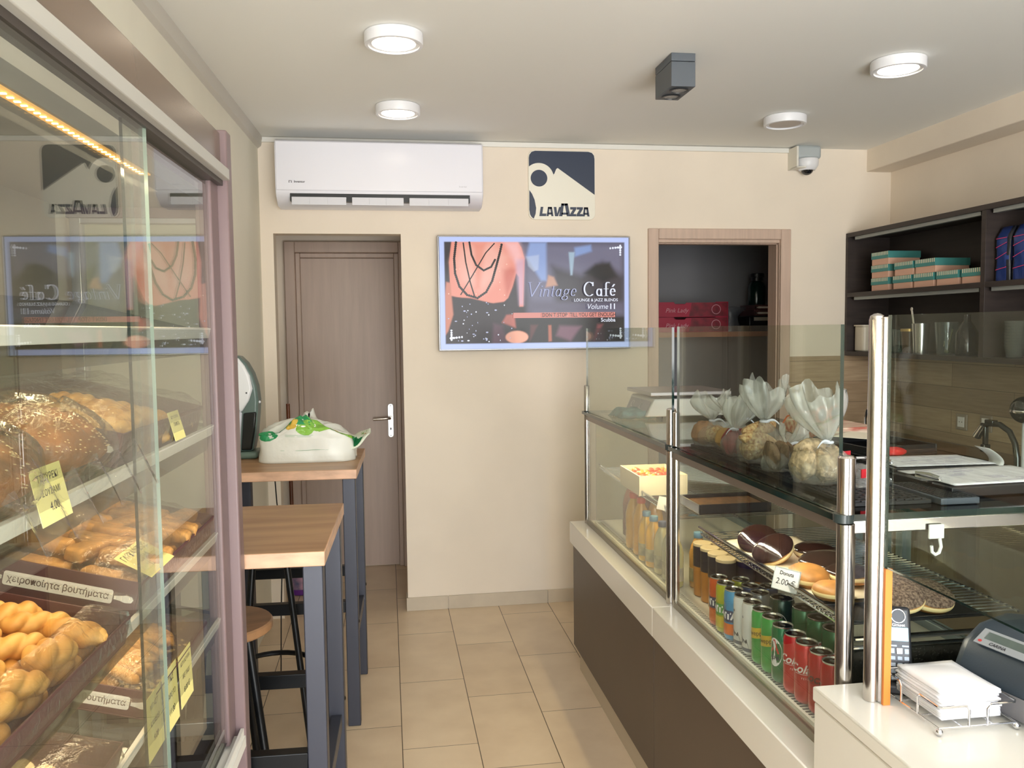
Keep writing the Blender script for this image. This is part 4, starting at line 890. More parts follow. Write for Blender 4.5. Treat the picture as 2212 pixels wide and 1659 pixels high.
# ------------------------------------------------------------------ drinks in the well
ZF = .6955
def camdir(x, y): return math.atan2(x, -y)     # turns a label so that it faces the customer side
M_lid = mat('can lid', (196, 196, 194), .25, .9)
def can(x, y, kind, label, z=ZF, turn=0, big=False):
    R_, H = (.0275, .146) if not big else (.033, .168)
    t = thing('drinks_can', label, 'can', (x, y, z), group=None)
    body = {'coke': (206, 24, 34), 'zero': (196, 26, 36), 'orange': (226, 98, 30), 'lime': (184, 190, 40), 'blue': (64, 150, 204), 'white': (236, 238, 240), 'navy': (40, 70, 120), 'silver': (176, 180, 184), 'green': (66, 172, 84), 'dark': (14, 62, 48), 'alfa': (28, 120, 76)}[kind]
    mb_ = MB().lathe([(R_*.72, 0), (R_*.92, .006), (R_, .014), (R_, H-.013), (R_*.9, H-.004)], n=32)
    mb_.build('can_body', mat('can '+kind, body, .25, .25, coat=.3), t, angle=50)
    MB().lathe([(R_*.9, H-.004), (R_*.93, H-.001), (R_*.9, H), (R_*.83, H-.004), (0, H-.004)], n=32).build('lid', M_lid, t)
    MB().prism(ell(0, .004, .006, .011, 14), H-.0038, H-.0026).build('ring_pull', mat('ring pull', (170, 170, 168), .25, .9), t)
    Rr = R_+.0003
    ang = math.atan2(-y, -x)+turn            # bearing of the camera side seen from the can
    if kind in ('orange', 'lime', 'blue', 'green', 'white'): ang -= 1.15 if kind != 'green' else .8
    T = Matrix.Rotation(ang+pi/2, 4, 'Z') @ Matrix(((1, 0, 0, 0), (0, 0, -1, 0), (0, 1, 0, 0), (0, 0, 0, 1)))
    q = MB()
    if kind in ('coke', 'zero'):
        text(q, 'Coca-Cola', .029, T @ Matrix.Rotation(-1.9 if kind == 'coke' else .3, 4, 'Y') @ Matrix.Translation((0, .086, 0)), wrap=Rr+.0004, shear=.35, bold=.02)
        strip(q, -.03, .03, .0735, .0745, Rr, T); text(q, 'ΓΕΥΣΗ', .006, T @ Matrix.Translation((.0, .064, 0)), wrap=Rr+.0004, spacing=1.3)
        q.build('lettering', M_paper if kind == 'coke' else mat('black print', (70, 16, 20), .5), t); return t
    if kind in ('orange', 'lime', 'blue'):
        strip(q, -.045, .045, .018, .05, Rr, T, 0, 14); strip(q, -.03, .03, .055, .088, Rr+.0001, T, 1, 12)
        wrapdecal(q, [(-.014, .088), (.006, .084), (.004, .104), (-.006, .108)], Rr+.0001, T, 2)
        text(q, 'FANTA', .026, T @ Matrix.Translation((0, .0715, .0)), 3, wrap=Rr+.0008, bold=.05)
        q.build('print', [mat('orange print', (228, 116, 36), .4) if kind != 'lime' else mat('lemon print', (220, 200, 60), .4), mat('navy print', (30, 52, 98), .4) if kind != 'lime' else mat('grass print', (80, 160, 70), .4), mat('red orange print', (214, 78, 44), .4), M_paper], t)
    elif kind in ('white', 'silver'):
        wrapdecal(q, ell(0, .104, .0035, .0035, 12), Rr, T)
        wrapdecal(q, [(-.02, .02), (-.004, .05), (.004, .044), (.016, .046), (.024, .02), (.012, .036), (0, .032)], Rr, T)
        strip(q, -.04, .04, .012, .022, Rr, T)
        q.build('print', mat('slate print', (78, 88, 106), .5), t)
    elif kind == 'green':
        for i in range(12):
            a = -.034+i*.0057; wrapdecal(q, [(a, .07+.2*a), (a+.0058, .07+.2*(a+.0058)), (a+.0058, .098+.2*(a+.0058)), (a, .098+.2*a)], Rr, T, 0)
        text(q, 'Schweppes', .0175, T @ Matrix.Translation((0, .084, 0)) @ Matrix.Rotation(.19, 4, 'Z'), 1, wrap=Rr+.0007)
        q.build('print', [mat('yellow print', (214, 180, 58), .4), M_ink], t)
    elif kind == 'dark':
        for k in range(30):
            a, b_ = 2*pi*k/30, 2*pi*(k+1)/30
            wrapdecal(q, [(.024*cos(a), .095+.036*sin(a)), (.0255*cos(a), .095+.038*sin(a)), (.0255*cos(b_), .095+.038*sin(b_)), (.024*cos(b_), .095+.036*sin(b_))], Rr, T, 0)
        text(q, 'Mythos', .02, T @ Matrix.Translation((0, .093, 0)), 0, wrap=Rr+.0007, bold=.03); q.build('print', M_paper, t)
    elif kind == 'alfa':
        for k in range(20):
            a, b_ = 2*pi*k/20, 2*pi*(k+1)/20; wrapdecal(q, [(0, .08), (.021*cos(a), .08+.036*sin(a)), (.021*cos(b_), .08+.036*sin(b_))], Rr, T, 0)
        for pts in ([(-.014, .078), (-.009, .078), (.001, .112), (-.003, .112)], [(.009, .078), (.014, .078), (.002, .112), (-.002, .112)], [(-.007, .085), (.008, .085), (.007, .09), (-.006, .09)]): wrapdecal(q, pts, Rr+.0002, T, 1)
        text(q, 'ALFA', .013, T @ Matrix.Translation((0, .066, 0)), 2, wrap=Rr+.0008, bold=.03); q.build('print', [M_paper, mat('red print', (206, 40, 40), .4), mat('navy ink', (30, 44, 80), .5)], t)
    return t
for a in ((.966, 1.853, 'coke', 'red drinks can with white script, farther of the two front ones'), (.966, 1.797, 'coke', 'red drinks can with white script, nearest the steel corner post of the two front ones'),
          (.97, 1.738, 'zero', 'red drinks can with dark script half behind the near post'), (.968, 1.68, 'zero', 'red drinks can with dark script tucked right behind the near post'),
          (.966, 2.324, 'orange', 'orange drinks can at the far end of the front row'), (.962, 2.264, 'lime', 'yellow-green drinks can between the orange and the light blue one'),
          (1.02, 2.29, 'lime', 'yellow drinks can standing behind the light blue one'), (.962, 2.205, 'blue', 'light blue and orange drinks can in the front row'),
          (.966, 2.148, 'white', 'white drinks can next to the light blue one'), (1.022, 2.228, 'navy', 'dark blue drinks can behind the white ones'),
          (1.07, 2.215, 'navy', 'dark blue drinks can deepest in the well beside the tall green one'), (.966, 2.092, 'white', 'white drinks can next to the two bright green ones'),
          (1.022, 2.165, 'silver', 'silver grey drinks can in the second row'), (.966, 2.032, 'green', 'bright green drinks can with a yellow band, farther of two'),
          (.966, 1.975, 'green', 'bright green drinks can with a yellow band, nearer of two')): can(*a)
can(1.03, 2.05, 'dark', 'tall dark green beer can with a white oval emblem', big=True, turn=-.3)
can(.964, 1.912, 'alfa', 'green beer can with a red letter on a white oval, in the front row', turn=-.8)
can(1.05, 1.965, 'alfa', 'green beer can in the second row, between the tall dark can and the corner', big=True, turn=-.2)
can(1.05, 1.89, 'alfa', 'green beer can in the second row behind the front red one', big=True, turn=.1)
can(1.05, 1.815, 'alfa', 'green beer can in the second row behind the near post', big=True, turn=-.1)
def bottle(x, y, label, body, cap, h=.2, r=.03, fill=.62, lab=None):
    t = thing('drinks_bottle', label, 'bottle', (x, y, ZF))
    MB().lathe([(r*.85, 0), (r, .006), (r, h*fill*.45), (r*.93, h*fill*.55), (r, h*fill*.65), (r, h*fill), (r*.8, h*.76), (r*.46, h*.88), (r*.43, h*.9)], n=24).build('bottle_body', mat('bottle '+str(body), body, .15, 0, .6, coat=.5), t, angle=60)
    MB().lathe([(r*.5, h*.9), (r*.52, h*.905), (r*.52, h*.99), (r*.48, h)], n=20).build('cap', mat('cap '+str(cap), cap, .4), t)
    if lab: MB().lathe([(r*1.012, h*.12), (r*1.012, h*.36)], n=24).build('label', mat('bottle label '+str(lab), lab, .45, var=(30, .35)), t)
OR, BL, NV = (236, 96, 66), (120, 164, 196), (62, 74, 110)
for a in ((1.02, 3.42, 'plum-coloured bottle with a pale cap, farthest in the well', (122, 88, 84), (220, 214, 190)), (1.07, 3.36, 'plum-coloured bottle with a pale cap behind the orange capped ones', (116, 82, 82), (220, 214, 190)),
          (1.10, 3.26, 'dark-capped bottle behind the orange capped juices', (150, 120, 90), NV), (.975, 3.22, 'yellow juice bottle with an orange cap, farthest of three', (236, 182, 74), OR),
          (1.04, 3.15, 'yellow juice bottle with an orange cap, in the second row', (238, 178, 66), OR), (.975, 3.12, 'yellow juice bottle with an orange cap, in the front row next to the blue caps', (238, 176, 60), OR)):
    bottle(*a, h=.225, r=.033)
for a in ((.968, 3.03, 'yellow juice bottle with a light blue cap, farther one', (236, 186, 66), BL), (.968, 2.945, 'yellow juice bottle with a light blue cap, nearer one', (236, 180, 58), BL),
          (.972, 2.855, 'pale drink bottle with a navy cap, farther one', (206, 196, 150), NV), (.975, 2.775, 'pale drink bottle with a navy cap, nearer one', (196, 196, 160), NV),
          (.962, 2.70, 'green tea bottle with a light blue cap beside the middle post', (178, 176, 90), BL), (1.04, 2.68, 'orange juice bottle with a light blue cap behind the green tea bottle', (226, 170, 90), BL)):
    bottle(*a, h=.19, r=.031, lab=(196, 190, 150))
for i in range(3):
    for j in range(4):
        t = thing('dessert_cup', 'amber dessert cup with a cream lid, %s row from the glass, %s from the cans' % (['front', 'middle', 'back'][i], ['first', 'second', 'third', 'fourth'][j]), 'cup', (1.02+.062*i, 2.40+.064*j, ZF), group='dessert cups')
        MB().lathe([(.024, 0), (.028, .004), (.03, .10, 1), (.0305, .15, 1), (.0305, .17)], n=22).build('cup_body', [mat('amber dessert', (196, 132, 52), .2), mat('dark cup rim', (40, 40, 52), .3)], t)
        MB().lathe([(.0312, .168), (.0312, .176), (.029, .178)], n=22).build('lid', mat('cream lid', (226, 204, 160), .45), t)
# ------------------------------------------------------------------ what lies on the racks
ZR = .9505
t = thing('serving_tray', 'flat tray lined with baking paper under the chocolate doughnuts', 'tray', (1.09, 2.0, ZR))
MB().box(-.125, .11, -.28, .30, 0, .004).box(-.125, -.121, -.28, .3, .004, .010).box(.106, .11, -.28, .3, .004, .010).build('tray_base', mat('black tray', (36, 36, 38), .3), t, bevel=.001)
MB().grid(lambda u, v: (-.118+.222*u, -.26+.55*v, .006+.003*sin(9*u)*v), 12, 14).build('baking_paper', mat('cream baking paper', (232, 218, 190), .7), t, solid=.001)
t = thing('serving_tray', 'black tray under the cocoa-crumbed doughnuts at the near end', 'tray', (1.11, 1.665, ZR))
MB().box(-.15, .17, -.065, .048, 0, .004).box(-.15, .17, -.065, -.061, .004, .009).box(-.15, .17, .044, .048, .004, .009).build('tray_base', mat('black tray', (36, 36, 38), .3), t, bevel=.001)
M_dough = mat('doughnut dough', (206, 142, 72), .5, var=(20, .25)); M_crumb = mat('pale dough', (240, 216, 160), .6)
M_choc = mat('chocolate glaze', (46, 28, 24), .1, spec=.7, bump=(20, .25)); M_coco = mat('cocoa crumb', (150, 126, 110), .9, var=(190, .5, (1, 1, 1), (74, 54, 44)), bump=(220, 1))
def doughnut(x, y, kind, label, z=0, rx=0, ry=0, r=.052, h=.038, rz=0):
    t = thing('doughnut', label, 'doughnut', M=MX((x, y, ZR+.010+z), rz, ry, rx), group=None)
    M1 = {'choc': M_dough, 'plain': M_dough, 'coco': M_dough}[kind]
    b = MB().lathe([(r*.55, 0), (r*.86, h*.08), (r*.98, h*.3, 1), (r*1.0, h*.42, 1), (r*.98, h*.54)]+([(r*.93, h*.72), (r*.74, h*.9), (r*.4, h*.99), (0, h)] if kind == 'plain' else [(r*.86, h*.66), (r*.6, h*.8), (0, h*.84)]), n=36)
    b.build('bun', [M1, M_crumb], t, angle=70)
    if kind != 'plain':
        g = MB(); n = 40
        def fn(u, v):
            a = 2*pi*u; k = .6+.04*sin(3*a+x*50)+.02*sin(7*a); zz_ = h*(k+(1.045-k)*v); q = max(0, 1-(max(0, zz_/h-.42)/.63)**2.4)**.5
            return (r*1.025*q*cos(a), r*1.025*q*sin(a), zz_+.001)
        g.grid(fn, n, 12, 0, True); g.f.append([11*n+i for i in range(n)]); g.mi.append(0)
        g.build('glaze' if kind == 'choc' else 'cocoa_crumb', M_choc if kind == 'choc' else M_coco, t, angle=80)
doughnut(1.028, 2.19, 'choc', 'chocolate-glazed doughnut leaning up at the far end of the tray', .008, ry=-.35, rx=.45, r=.056)
doughnut(1.02, 2.07, 'choc', 'chocolate-glazed doughnut in the middle, tilted towards the customer', .012, ry=-.55, rx=.2, r=.057)
doughnut(1.13, 2.06, 'choc', 'chocolate-glazed doughnut lying flat at the back of the tray', 0, r=.058)
doughnut(1.09, 1.95, 'choc', 'chocolate-glazed doughnut with a wide pale seam, next to the plain ones', .006, ry=-.15, r=.058)
doughnut(1.10, 1.845, 'choc', 'chocolate-topped doughnut at the near side, above the plain one', .004, r=.056)
doughnut(1.0, 1.86, 'plain', 'plain golden doughnut in front of the chocolate ones', .0, rx=.12, r=.05, h=.042)
doughnut(1.0, 1.745, 'plain', 'plain golden doughnut half hidden by the near post', .0, r=.046, h=.036)
doughnut(1.095, 1.655, 'coco', 'big cocoa-crumbed doughnut leaning on its neighbour at the near end', .02, ry=-.1, rx=.42, r=.06, h=.042)
doughnut(1.175, 1.662, 'coco', 'cocoa-crumbed doughnut on the right at the near end', .006, rx=.3, r=.056, h=.04)
t = thing('price_sign', 'small clear-framed price sign for doughnuts clipped to the rack rail', 'price sign', M=MX((.936, 1.845, .972), rad(-62), 0, rad(72)))
MB().box(-.034, .034, -.022, .03, -.001, .001).build('sign_card', M_paper, t, bevel=.0003)
q = MB(); text(q, 'Donuts', .013, Matrix.Translation((.0, .018, .0013)), bold=.02); text(q, '2.00 €', .02, Matrix.Translation((0, -.003, .0013)), shear=.1); q.build('lettering', M_ink, t)
MB().box(-.035, .035, -.023, -.0215, -.0018, .0018).box(-.035, .035, .0295, .031, -.0018, .0018).box(-.0355, -.034, -.023, .031, -.0018, .0018).box(.034, .0355, -.023, .031, -.0018, .0018).build('sign_frame', mat('clear plastic frame', (196, 204, 206), .15), t)
t = thing('price_sign', 'small white price sign on the far rack, to the left of the middle post', 'price sign', M=MX((.938, 2.74, .972), rad(-62), 0, rad(72)))
MB().box(-.03, .03, -.02, .026, -.001, .001).build('sign_card', M_paper, t, bevel=.0003)
t = thing('sweets_box', 'open white box of orange and red sweets on the far rack', 'box', (1.02, 3.12, ZR))
MB().box(-.09, .1, -.12, .14, 0, .004).box(-.09, -.086, -.12, .14, .004, .075).box(.096, .1, -.12, .14, .004, .075).box(-.086, .096, -.12, -.116, .004, .075).box(-.086, .096, .136, .14, .004, .075).build('card_box', mat('cream card', (236, 226, 206), .5), t)
rd = random.Random(5)
for i in range(6):
    for j in range(8):
        if rd.random() < .12: continue
        o = MB().ball((0, 0, 0), (.014, .0135, .012), 6).build('jelly_sweet', mat('orange jelly', (240, 150, 70), .3) if (i*j) % 3 else mat('red jelly', (214, 84, 62), .3))
        o.matrix_world = MX((1.02-.068+i*.029, 3.12-.1+j*.029, ZR+.055+rd.uniform(-.006, .008)), rd.uniform(0, 3))
        tag(o, 'small orange or red sweet in the open white box', 'sweet', 'sweets in the white box')
MB().box(1.02-.084, 1.02+.094, 3.006, 3.254, ZR+.006, ZR+.044).build('box_filling', mat('pale filling', (238, 214, 170), .7)); tag(bpy.data.objects['box_filling'], 'pale layer of sweets under the top ones in the open white box', 'sweets', kind='stuff')
t = thing('baking_dish', 'dark oblong dish with a chocolate slab on the far rack behind the middle post', 'dish', (1.16, 2.74, ZR))
MB().box(-.13, .13, -.09, .09, 0, .004).box(-.13, -.125, -.09, .09, .004, .035).box(.125, .13, -.09, .09, .004, .035).box(-.125, .125, -.09, -.085, .004, .035).box(-.125, .125, .085, .09, .004, .035).build('dish', mat('dark tin', (54, 54, 58), .25, .6), t, bevel=.002)
MB().box(-.123, .123, -.083, .083, .005, .022).build('cake_slab', mat('brown cake', (98, 66, 40), .7, var=(60, .4), bump=(90, .6)), t)
# ------------------------------------------------------------------ on top of the counter: bagged rusks and rolls
ZT = 1.205
mt = MB().box(.955, 1.14, 1.60, 2.53, ZT, ZT+.007)
for k in range(46): mt.box(.96, 1.135, 1.61+k*.02, 1.617+k*.02, ZT+.007, ZT+.010)
for k in range(9): mt.box(.963+k*.02, .97+k*.02, 1.605, 2.525, ZT+.007, ZT+.0098)
tag(mt.build('rubber_mat', mat('black rubber', (30, 31, 34), .6)), 'black ribbed rubber mat under the bagged bread on the counter top', 'mat')
M_tie = mat('white ribbon', (226, 230, 250), .6)
M_rusk = mat('barley rusk', (238, 208, 172), .8, var=(70, .35), bump=(130, .9)); M_sesb = mat('sesame crust', (160, 104, 62), .7, var=(120, .5, (1, 1, 1), (228, 200, 150)), bump=(160, .5))
M_red = mat('dark red biscuit', (176, 48, 64), .6, var=(30, .3)); M_bun = mat('yellow bun', (228, 178, 108), .5, var=(12, .2)); M_slice = mat('grey brown bread', (156, 130, 106), .8, var=(60, .3), bump=(120, .5)); M_brn = mat('brown roll', (204, 152, 112), .6, var=(20, .25))
def bread_bag(x, y, rx, ry, hb, neck, flare, fw, label, content, seed, low=False):
    """neck = (dx, dy, z) of the tie, flare = (dx, dy, z) of the middle of the open top, fw = half width of the flare"""
    zb = ZT+.011
    t = thing('bread_bag', label, 'bread bag', (x, y, zb))
    rd = random.Random(seed); ph = [rd.uniform(0, 6) for _ in range(8)]
    def fn(u, v):
        a = 2*pi*u; wr = 1+.05*sin(5*a+ph[0])+.05*sin(9*a+ph[1]+6*v)+.03*sin(17*a+ph[2])
        if v < .6:
            q = v/.6; p = sin(pi*min(1, q*.5+.17)) if q < .66 else None
            k = (.78+.22*sin(q/.5*pi/2)) if q < .5 else (1-.88*((q-.5)/.5)**1.7)
            if q < .02: k = .5
            cx_ = neck[0]*q**2; cy_ = neck[1]*q**2; z = neck[2]*(q**1.1)
            return (cx_+rx*k*wr*cos(a), cy_+ry*k*wr*sin(a), max(0.0005, z))
        q = (v-.6)/.4; k = .1+.95*sin(pi*min(q, .92)*.56)**1.1; wr2 = 1+.16*sin(7*a+ph[3]+2*q)+.12*sin(13*a+ph[4])*(1-.5*q)
        cx_ = neck[0]+(flare[0]-neck[0])*q; cy_ = neck[1]+(flare[1]-neck[1])*q; z = neck[2]+(flare[2]-neck[2])*q+.018*q*sin(3*a+ph[5])+.01*q*sin(8*a+ph[6])
        return (cx_+fw*k*wr2*cos(a)*.92, cy_+fw*.7*k*wr2*sin(a), z)
    m = MB().grid(fn, 56, 34, 0, True); m.f.append(list(range(55, -1, -1))); m.mi.append(0)
    for i, f_ in enumerate(m.f): m.mi[i] = 1 if min(f_) >= 56*21 else 0
    m.build('clear_bag', [M_bag, M_flare], t, angle=180)
    r = MB().tube([(neck[0]+rx*.17*cos(2*pi*k/12), neck[1]+rx*.17*sin(2*pi*k/12), neck[2]) for k in range(12)], .0032, 6, closed=True)
    s_ = -1 if seed % 3 == 0 else 1
    r.grid(lambda u, v: (neck[0]+.036*u*s_, neck[1]-.012-.008*u, neck[2]+.004+.012*sin(u*2.8)-.016*u-.008*v*(1-.5*u)), 8, 3)
    r.build('ribbon_tie', M_tie, t, solid=.0006)
    for i, (dx, dy, dz, sx, sy, sz, rot, nm, m_, lab) in enumerate(content):
        rr_ = random.Random(seed*10+i); p_ = [rr_.uniform(0, 6) for _ in range(3)]
        o = MB().ball((0, 0, 0), (sx*1.18, sy*1.18, sz*1.18), 10, fn=lambda tt, p: 1+.06*sin(3*tt+p_[0])+.05*sin(5*p+p_[1])+.03*sin(7*tt+3*p+p_[2])).build(nm, m_)
        o.matrix_world = MX((x+dx, y+dy, zb+.006+dz*1.12), rot, rr_.uniform(-.25, .25)); tag(o, lab, nm.replace('_', ' '), 'contents: '+label[:40])
bread_bag(.985, 2.455, .05, .06, .075, (.012, .0, .078), (.005, .03, .15), .05, 'tied clear bag of brown rolls, first beside the middle post', [(-.012, .012, .03, .034, .036, .03, 0, 'bread_roll', M_brn, 'brown bread roll inside the bag beside the middle post'), (.012, -.022, .026, .03, .03, .026, 1, 'bread_roll', M_sesb, 'darker seeded roll inside the bag beside the middle post')], 1)
bread_bag(1.01, 2.345, .042, .045, .07, (.03, .0, .09), (-.005, .02, .15), .058, 'tied clear bag holding a yellow bun, second from the middle post', [(-.008, 0, .026, .032, .034, .027, 0, 'yellow_bun', M_bun, 'yellow bun in the bag second from the middle post')], 2)
bread_bag(.99, 2.245, .045, .05, .06, (-.01, .0, .075), (.035, .03, .165), .058, 'tied clear bag of dark red round biscuits', [(-.018, .012, .03, .014, .03, .03, .3, 'red_biscuit', M_red, 'dark red round biscuit on the left in its bag'), (.006, .0, .03, .013, .03, .03, .2, 'red_biscuit', M_red, 'dark red round biscuit in the middle of its bag'), (.028, -.01, .028, .012, .028, .028, .3, 'red_biscuit', M_red, 'dark red round biscuit on the right in its bag')], 3)
bread_bag(.995, 2.115, .062, .062, .1, (.012, .0, .112), (.02, .02, .215), .062, 'tallest tied clear bag, with long sesame sticks inside', [(0, .012, .075, .055, .016, .017, .35, 'sesame_stick', M_sesb, 'long sesame stick on top in the tallest bag'), (-.012, -.01, .05, .05, .017, .018, .1, 'sesame_stick', M_sesb, 'sesame stick in the middle of the tallest bag'), (-.028, .0, .028, .022, .04, .024, .0, 'sesame_stick', M_sesb, 'short sesame piece at the left in the tallest bag'), (.02, -.012, .024, .036, .018, .02, .0, 'sesame_stick', M_sesb, 'sesame stick at the bottom of the tallest bag')], 4)
bread_bag(.985, 1.985, .05, .045, .06, (.03, .01, .066), (.055, .02, .1), .035, 'small low clear bag of grey-brown bread slices', [(-.02, .0, .03, .012, .034, .03, .0, 'bread_slice', M_slice, 'grey-brown bread slice at the left in the small low bag'), (.004, .0, .03, .011, .034, .03, .1, 'bread_slice', M_slice, 'grey-brown bread slice in the middle of the small low bag'), (.024, .0, .028, .01, .032, .028, .1, 'bread_slice', M_slice, 'grey-brown bread slice at the right in the small low bag')], 5)
bread_bag(1.0, 1.815, .066, .07, .1, (.022, .0, .095), (-.004, .02, .215), .066, 'big tied clear bag of rough barley rusks beside the near post', [(-.036, .0, .036, .024, .034, .032, .2, 'barley_rusk', M_rusk, 'rough barley rusk at the left in the big bag'), (0, -.016, .034, .02, .034, .033, -.1, 'barley_rusk', M_rusk, 'rough barley rusk in the middle of the big bag'), (.034, -.005, .036, .02, .036, .034, .1, 'barley_rusk', M_rusk, 'rough barley rusk at the right in the big bag'), (-.01, .02, .066, .038, .022, .018, .1, 'barley_rusk', M_rusk, 'rough barley rusk lying on top in the big bag'), (.01, -.03, .02, .03, .02, .018, .3, 'barley_rusk', M_rusk, 'rough barley rusk low at the front of the big bag')], 6)
# cloth and scale
cl = MB()
def fold(u, v):
    x = .95+.15*u; y = 3.33+.19*v; return (x, y, ZT+.004+.030*min(1, 6*min(u, 1-u, v, 1-v))+.003*sin(14*u+5*v)+.002*sin(31*v))
cl.grid(fold, 22, 24)
cl.grid(lambda u, v: (.955+.145*u, 3.325-.012*sin(pi*v), ZT+.004+.03*v+.002*sin(20*u)), 20, 8)
tag(cl.build('folded_cloth', mat('teal cloth', (122, 166, 172), .9, var=(30, .2), bump=(200, .4)), solid=.002, angle=60), 'folded teal cloth on the glass shelf at the far end of the counter', 'cloth')
t = thing('weighing_scale', 'white weighing scale with a steel platter on the far end of the counter', 'scale', (1.25, 3.45, ZT))
MB().prism([(-.20, .012), (-.165, .085), (.17, .085), (.17, .012)], -.16, .16, M=Matrix(((1, 0, 0, 0), (0, 0, 1, 0), (0, 1, 0, 0), (0, 0, 0, 1)))).build('scale_body', M_white, t, bevel=.005)
MB().box(-.185, .165, -.17, .17, .098, .114).build('platter', mat('brushed steel', (176, 172, 180), .35, .8), t, bevel=.003)
MB().box(-.1, .1, -.06, .06, .085, .098).build('platter_support', M_black, t)
T = face_M((-.1835, 0, .0485), (0, -1, 0), (.43, 0, .9))
MB().box(-.14, .14, -.028, .028, 0, .0012, M=T).build('display_panel', mat('grey panel', (150, 150, 164), .3), t)
q = MB()
for x in (-.08, .04): q.tube([T @ Vector((x+.02*cos(a*.5)*(.6+.05*a), .014*sin(a*.5), .0016)) for a in range(11)], .001, 5)
q.build('panel_marking', M_paper, t)
for x, y in ((-.13, -.12), (-.13, .12), (.13, -.12), (.13, .12)): MB().cyl((x, y, 0), (x, y, .012), .014).build('foot', M_black, t)
# sunglasses, papers, tray, packet, clipboards
M_orf = mat('orange frame', (206, 108, 62), .3)
t = thing('sunglasses', 'orange-framed sunglasses propped on papers behind the big bread bag', 'sunglasses', M=MX((1.50, 2.66, ZT+.075), rad(25)))
for x in (-.036, .036):
    MB().tube([(x+.029*cos(2*pi*k/24), 0, .026*sin(2*pi*k/24)) for k in range(24)], .0045, 8, closed=True).build('rim', M_orf, t)
    MB().lathe([(.026, -.001), (.026, .001)], n=20, M=MX((x, 0, 0), 0, 0, rad(90))).build('lens', mat('dark lens', (40, 36, 40), .05, spec=.8), t)
MB().tube([(-.01, 0, .008), (0, -.002, .012), (.01, 0, .008)], .004, 8).build('bridge', M_orf, t)
for x in (-.066, .066): MB().tube([(x, 0, .012), (x, .06, .008), (x, .12, -.012), (x, .14, -.04)], .0028, 8).build('temple', M_orf, t)
tag(MB().box(1.42, 1.60, 2.52, 2.82, ZT, ZT+.045).build('carton', mat('red and cream carton', (176, 92, 76), .6, var=(9, .5, (1, 6, 6), (226, 214, 190))), bevel=.002), 'low red and cream carton under the orange sunglasses', 'carton')
t = thing('plastic_tray', 'shallow black tray with a white paper standing behind the near post', 'tray', M=MX((1.46, 2.33, ZT), .1))
MB().box(-.12, .12, -.13, .13, 0, .006).box(-.12, -.114, -.13, .13, .006, .03).box(.114, .12, -.13, .13, .006, .03).box(-.114, .114, -.13, -.124, .006, .03).box(-.114, .114, .124, .13, .006, .03).build('tray_body', M_black, t, bevel=.002)
tag(MB().prism([(1.38, 2.42), (1.50, 2.52), (1.56, 2.40), (1.45, 2.34)], ZT+.031, ZT+.033).build('loose_paper', mat('cream paper', (230, 222, 200), .8)), 'loose cream paper lying across the shallow black tray', 'paper')
t = thing('tablet_stand', 'dark grey panel with a mesh top lying beside the near post', 'panel', (1.02, 1.625, ZT))
MB().box(.0, .13, -.055, .15, 0, .016).build('panel_body', mat('slate grey plastic', (70, 78, 90), .4), t, bevel=.002) if False else None
MB().box(.125, .215, -.05, .14, 0, .014).build('panel_body', mat('slate grey plastic', (70, 78, 90), .4), t, bevel=.002)
g = MB()
for i in range(7):
    for j in range(13): g.box(.131+i*.0117, .140+i*.0117, -.044+j*.0138, -.034+j*.0138, .014, .0155)
g.build('mesh_top', M_black, t)
t = thing('snack_packet', 'clear snack packet with a red header lying by the near post', 'packet', M=MX((1.10, 1.80, ZT+.002), .3))
def pk(u, v): return (-.06+.13*u, -.05+.1*v, .001+.045*(1-(2*u-1)**2)*(1-(2*v-1)**2)**.5+.004*sin(17*u+9*v))
MB().grid(pk, 18, 16).build('packet_bag', M_bag, t, solid=.001, angle=180)
MB().box(-.06, .02, .05, .053, .03, .075).box(-.055, .03, -.05, -.047, .03, .05, 0).build('red_header', mat('red card', (186, 32, 44), .5), t)
tag(MB().ball((1.43, 2.19, ZT+.014), (.05, .03, .014), 8, fn=lambda a, p: 1+.1*sin(3*a)).build('red_packet', mat('bright red foil', (220, 40, 44), .3, bump=(40, .5))), 'bright red packet beyond the clipboards', 'packet')
def clipboard(M, w_, h_, label, thick, sheets):
    t = thing('clipboard', label, 'clipboard', M=M)
    MB().box(-w_/2, w_/2, -h_/2, h_/2, 0, thick).build('board', mat('black board', (28, 30, 36), .4), t, bevel=.002)
    MB().grid(lambda u, v: (-w_/2+.012+(w_-.018)*u, -h_/2+.006+(h_-.012)*v, thick+.0012+sheets+.003*max(0, u-.7)*sin(5*v)), 14, 10).build('paper_sheets', mat('white form paper', (232, 232, 242), .8, var=(16, .1, (6, 1, 1))), t, solid=.002)
    q = MB(); rr_ = random.Random(int(w_*1000))
    for k in range(16):
        x = rr_.uniform(-w_*.36, w_*.3); y = -h_*.4+k*h_*.05; q.box(x, x+rr_.uniform(.02, .07), y, y+.0018, thick+sheets+.0024, thick+sheets+.0027)
    q.build('handwriting', mat('violet ink', (160, 150, 178), .8), t)
    MB().box(-w_/2-.004, -w_/2+.022, -.045, .045, thick, thick+.006).tube([(-w_/2+.02, -.04, thick+.01), (-w_/2+.024, 0, thick+.012), (-w_/2+.02, .04, thick+.01)], .004, 8).build('clip', M_chrome, t)
clipboard(MX((1.375, 1.745, ZT+.001), rad(3)), .335, .205, 'thick clipboard with a white form, nearest the viewer', .022, .003)
clipboard(MX((1.425, 2.02, ZT+.001), rad(-2)), .29, .17, 'clipboard with a white sheet, behind the nearest clipboard', .012, .002)
rc = MB().grid(lambda u, v: (1.545+.035*sin(u*3.4), 1.93+.055*v, ZT+.002+.07*(1-cos(u*2.2))/2), 14, 4).build('receipt', mat('thermal paper', (236, 236, 236), .7), solid=.0006)
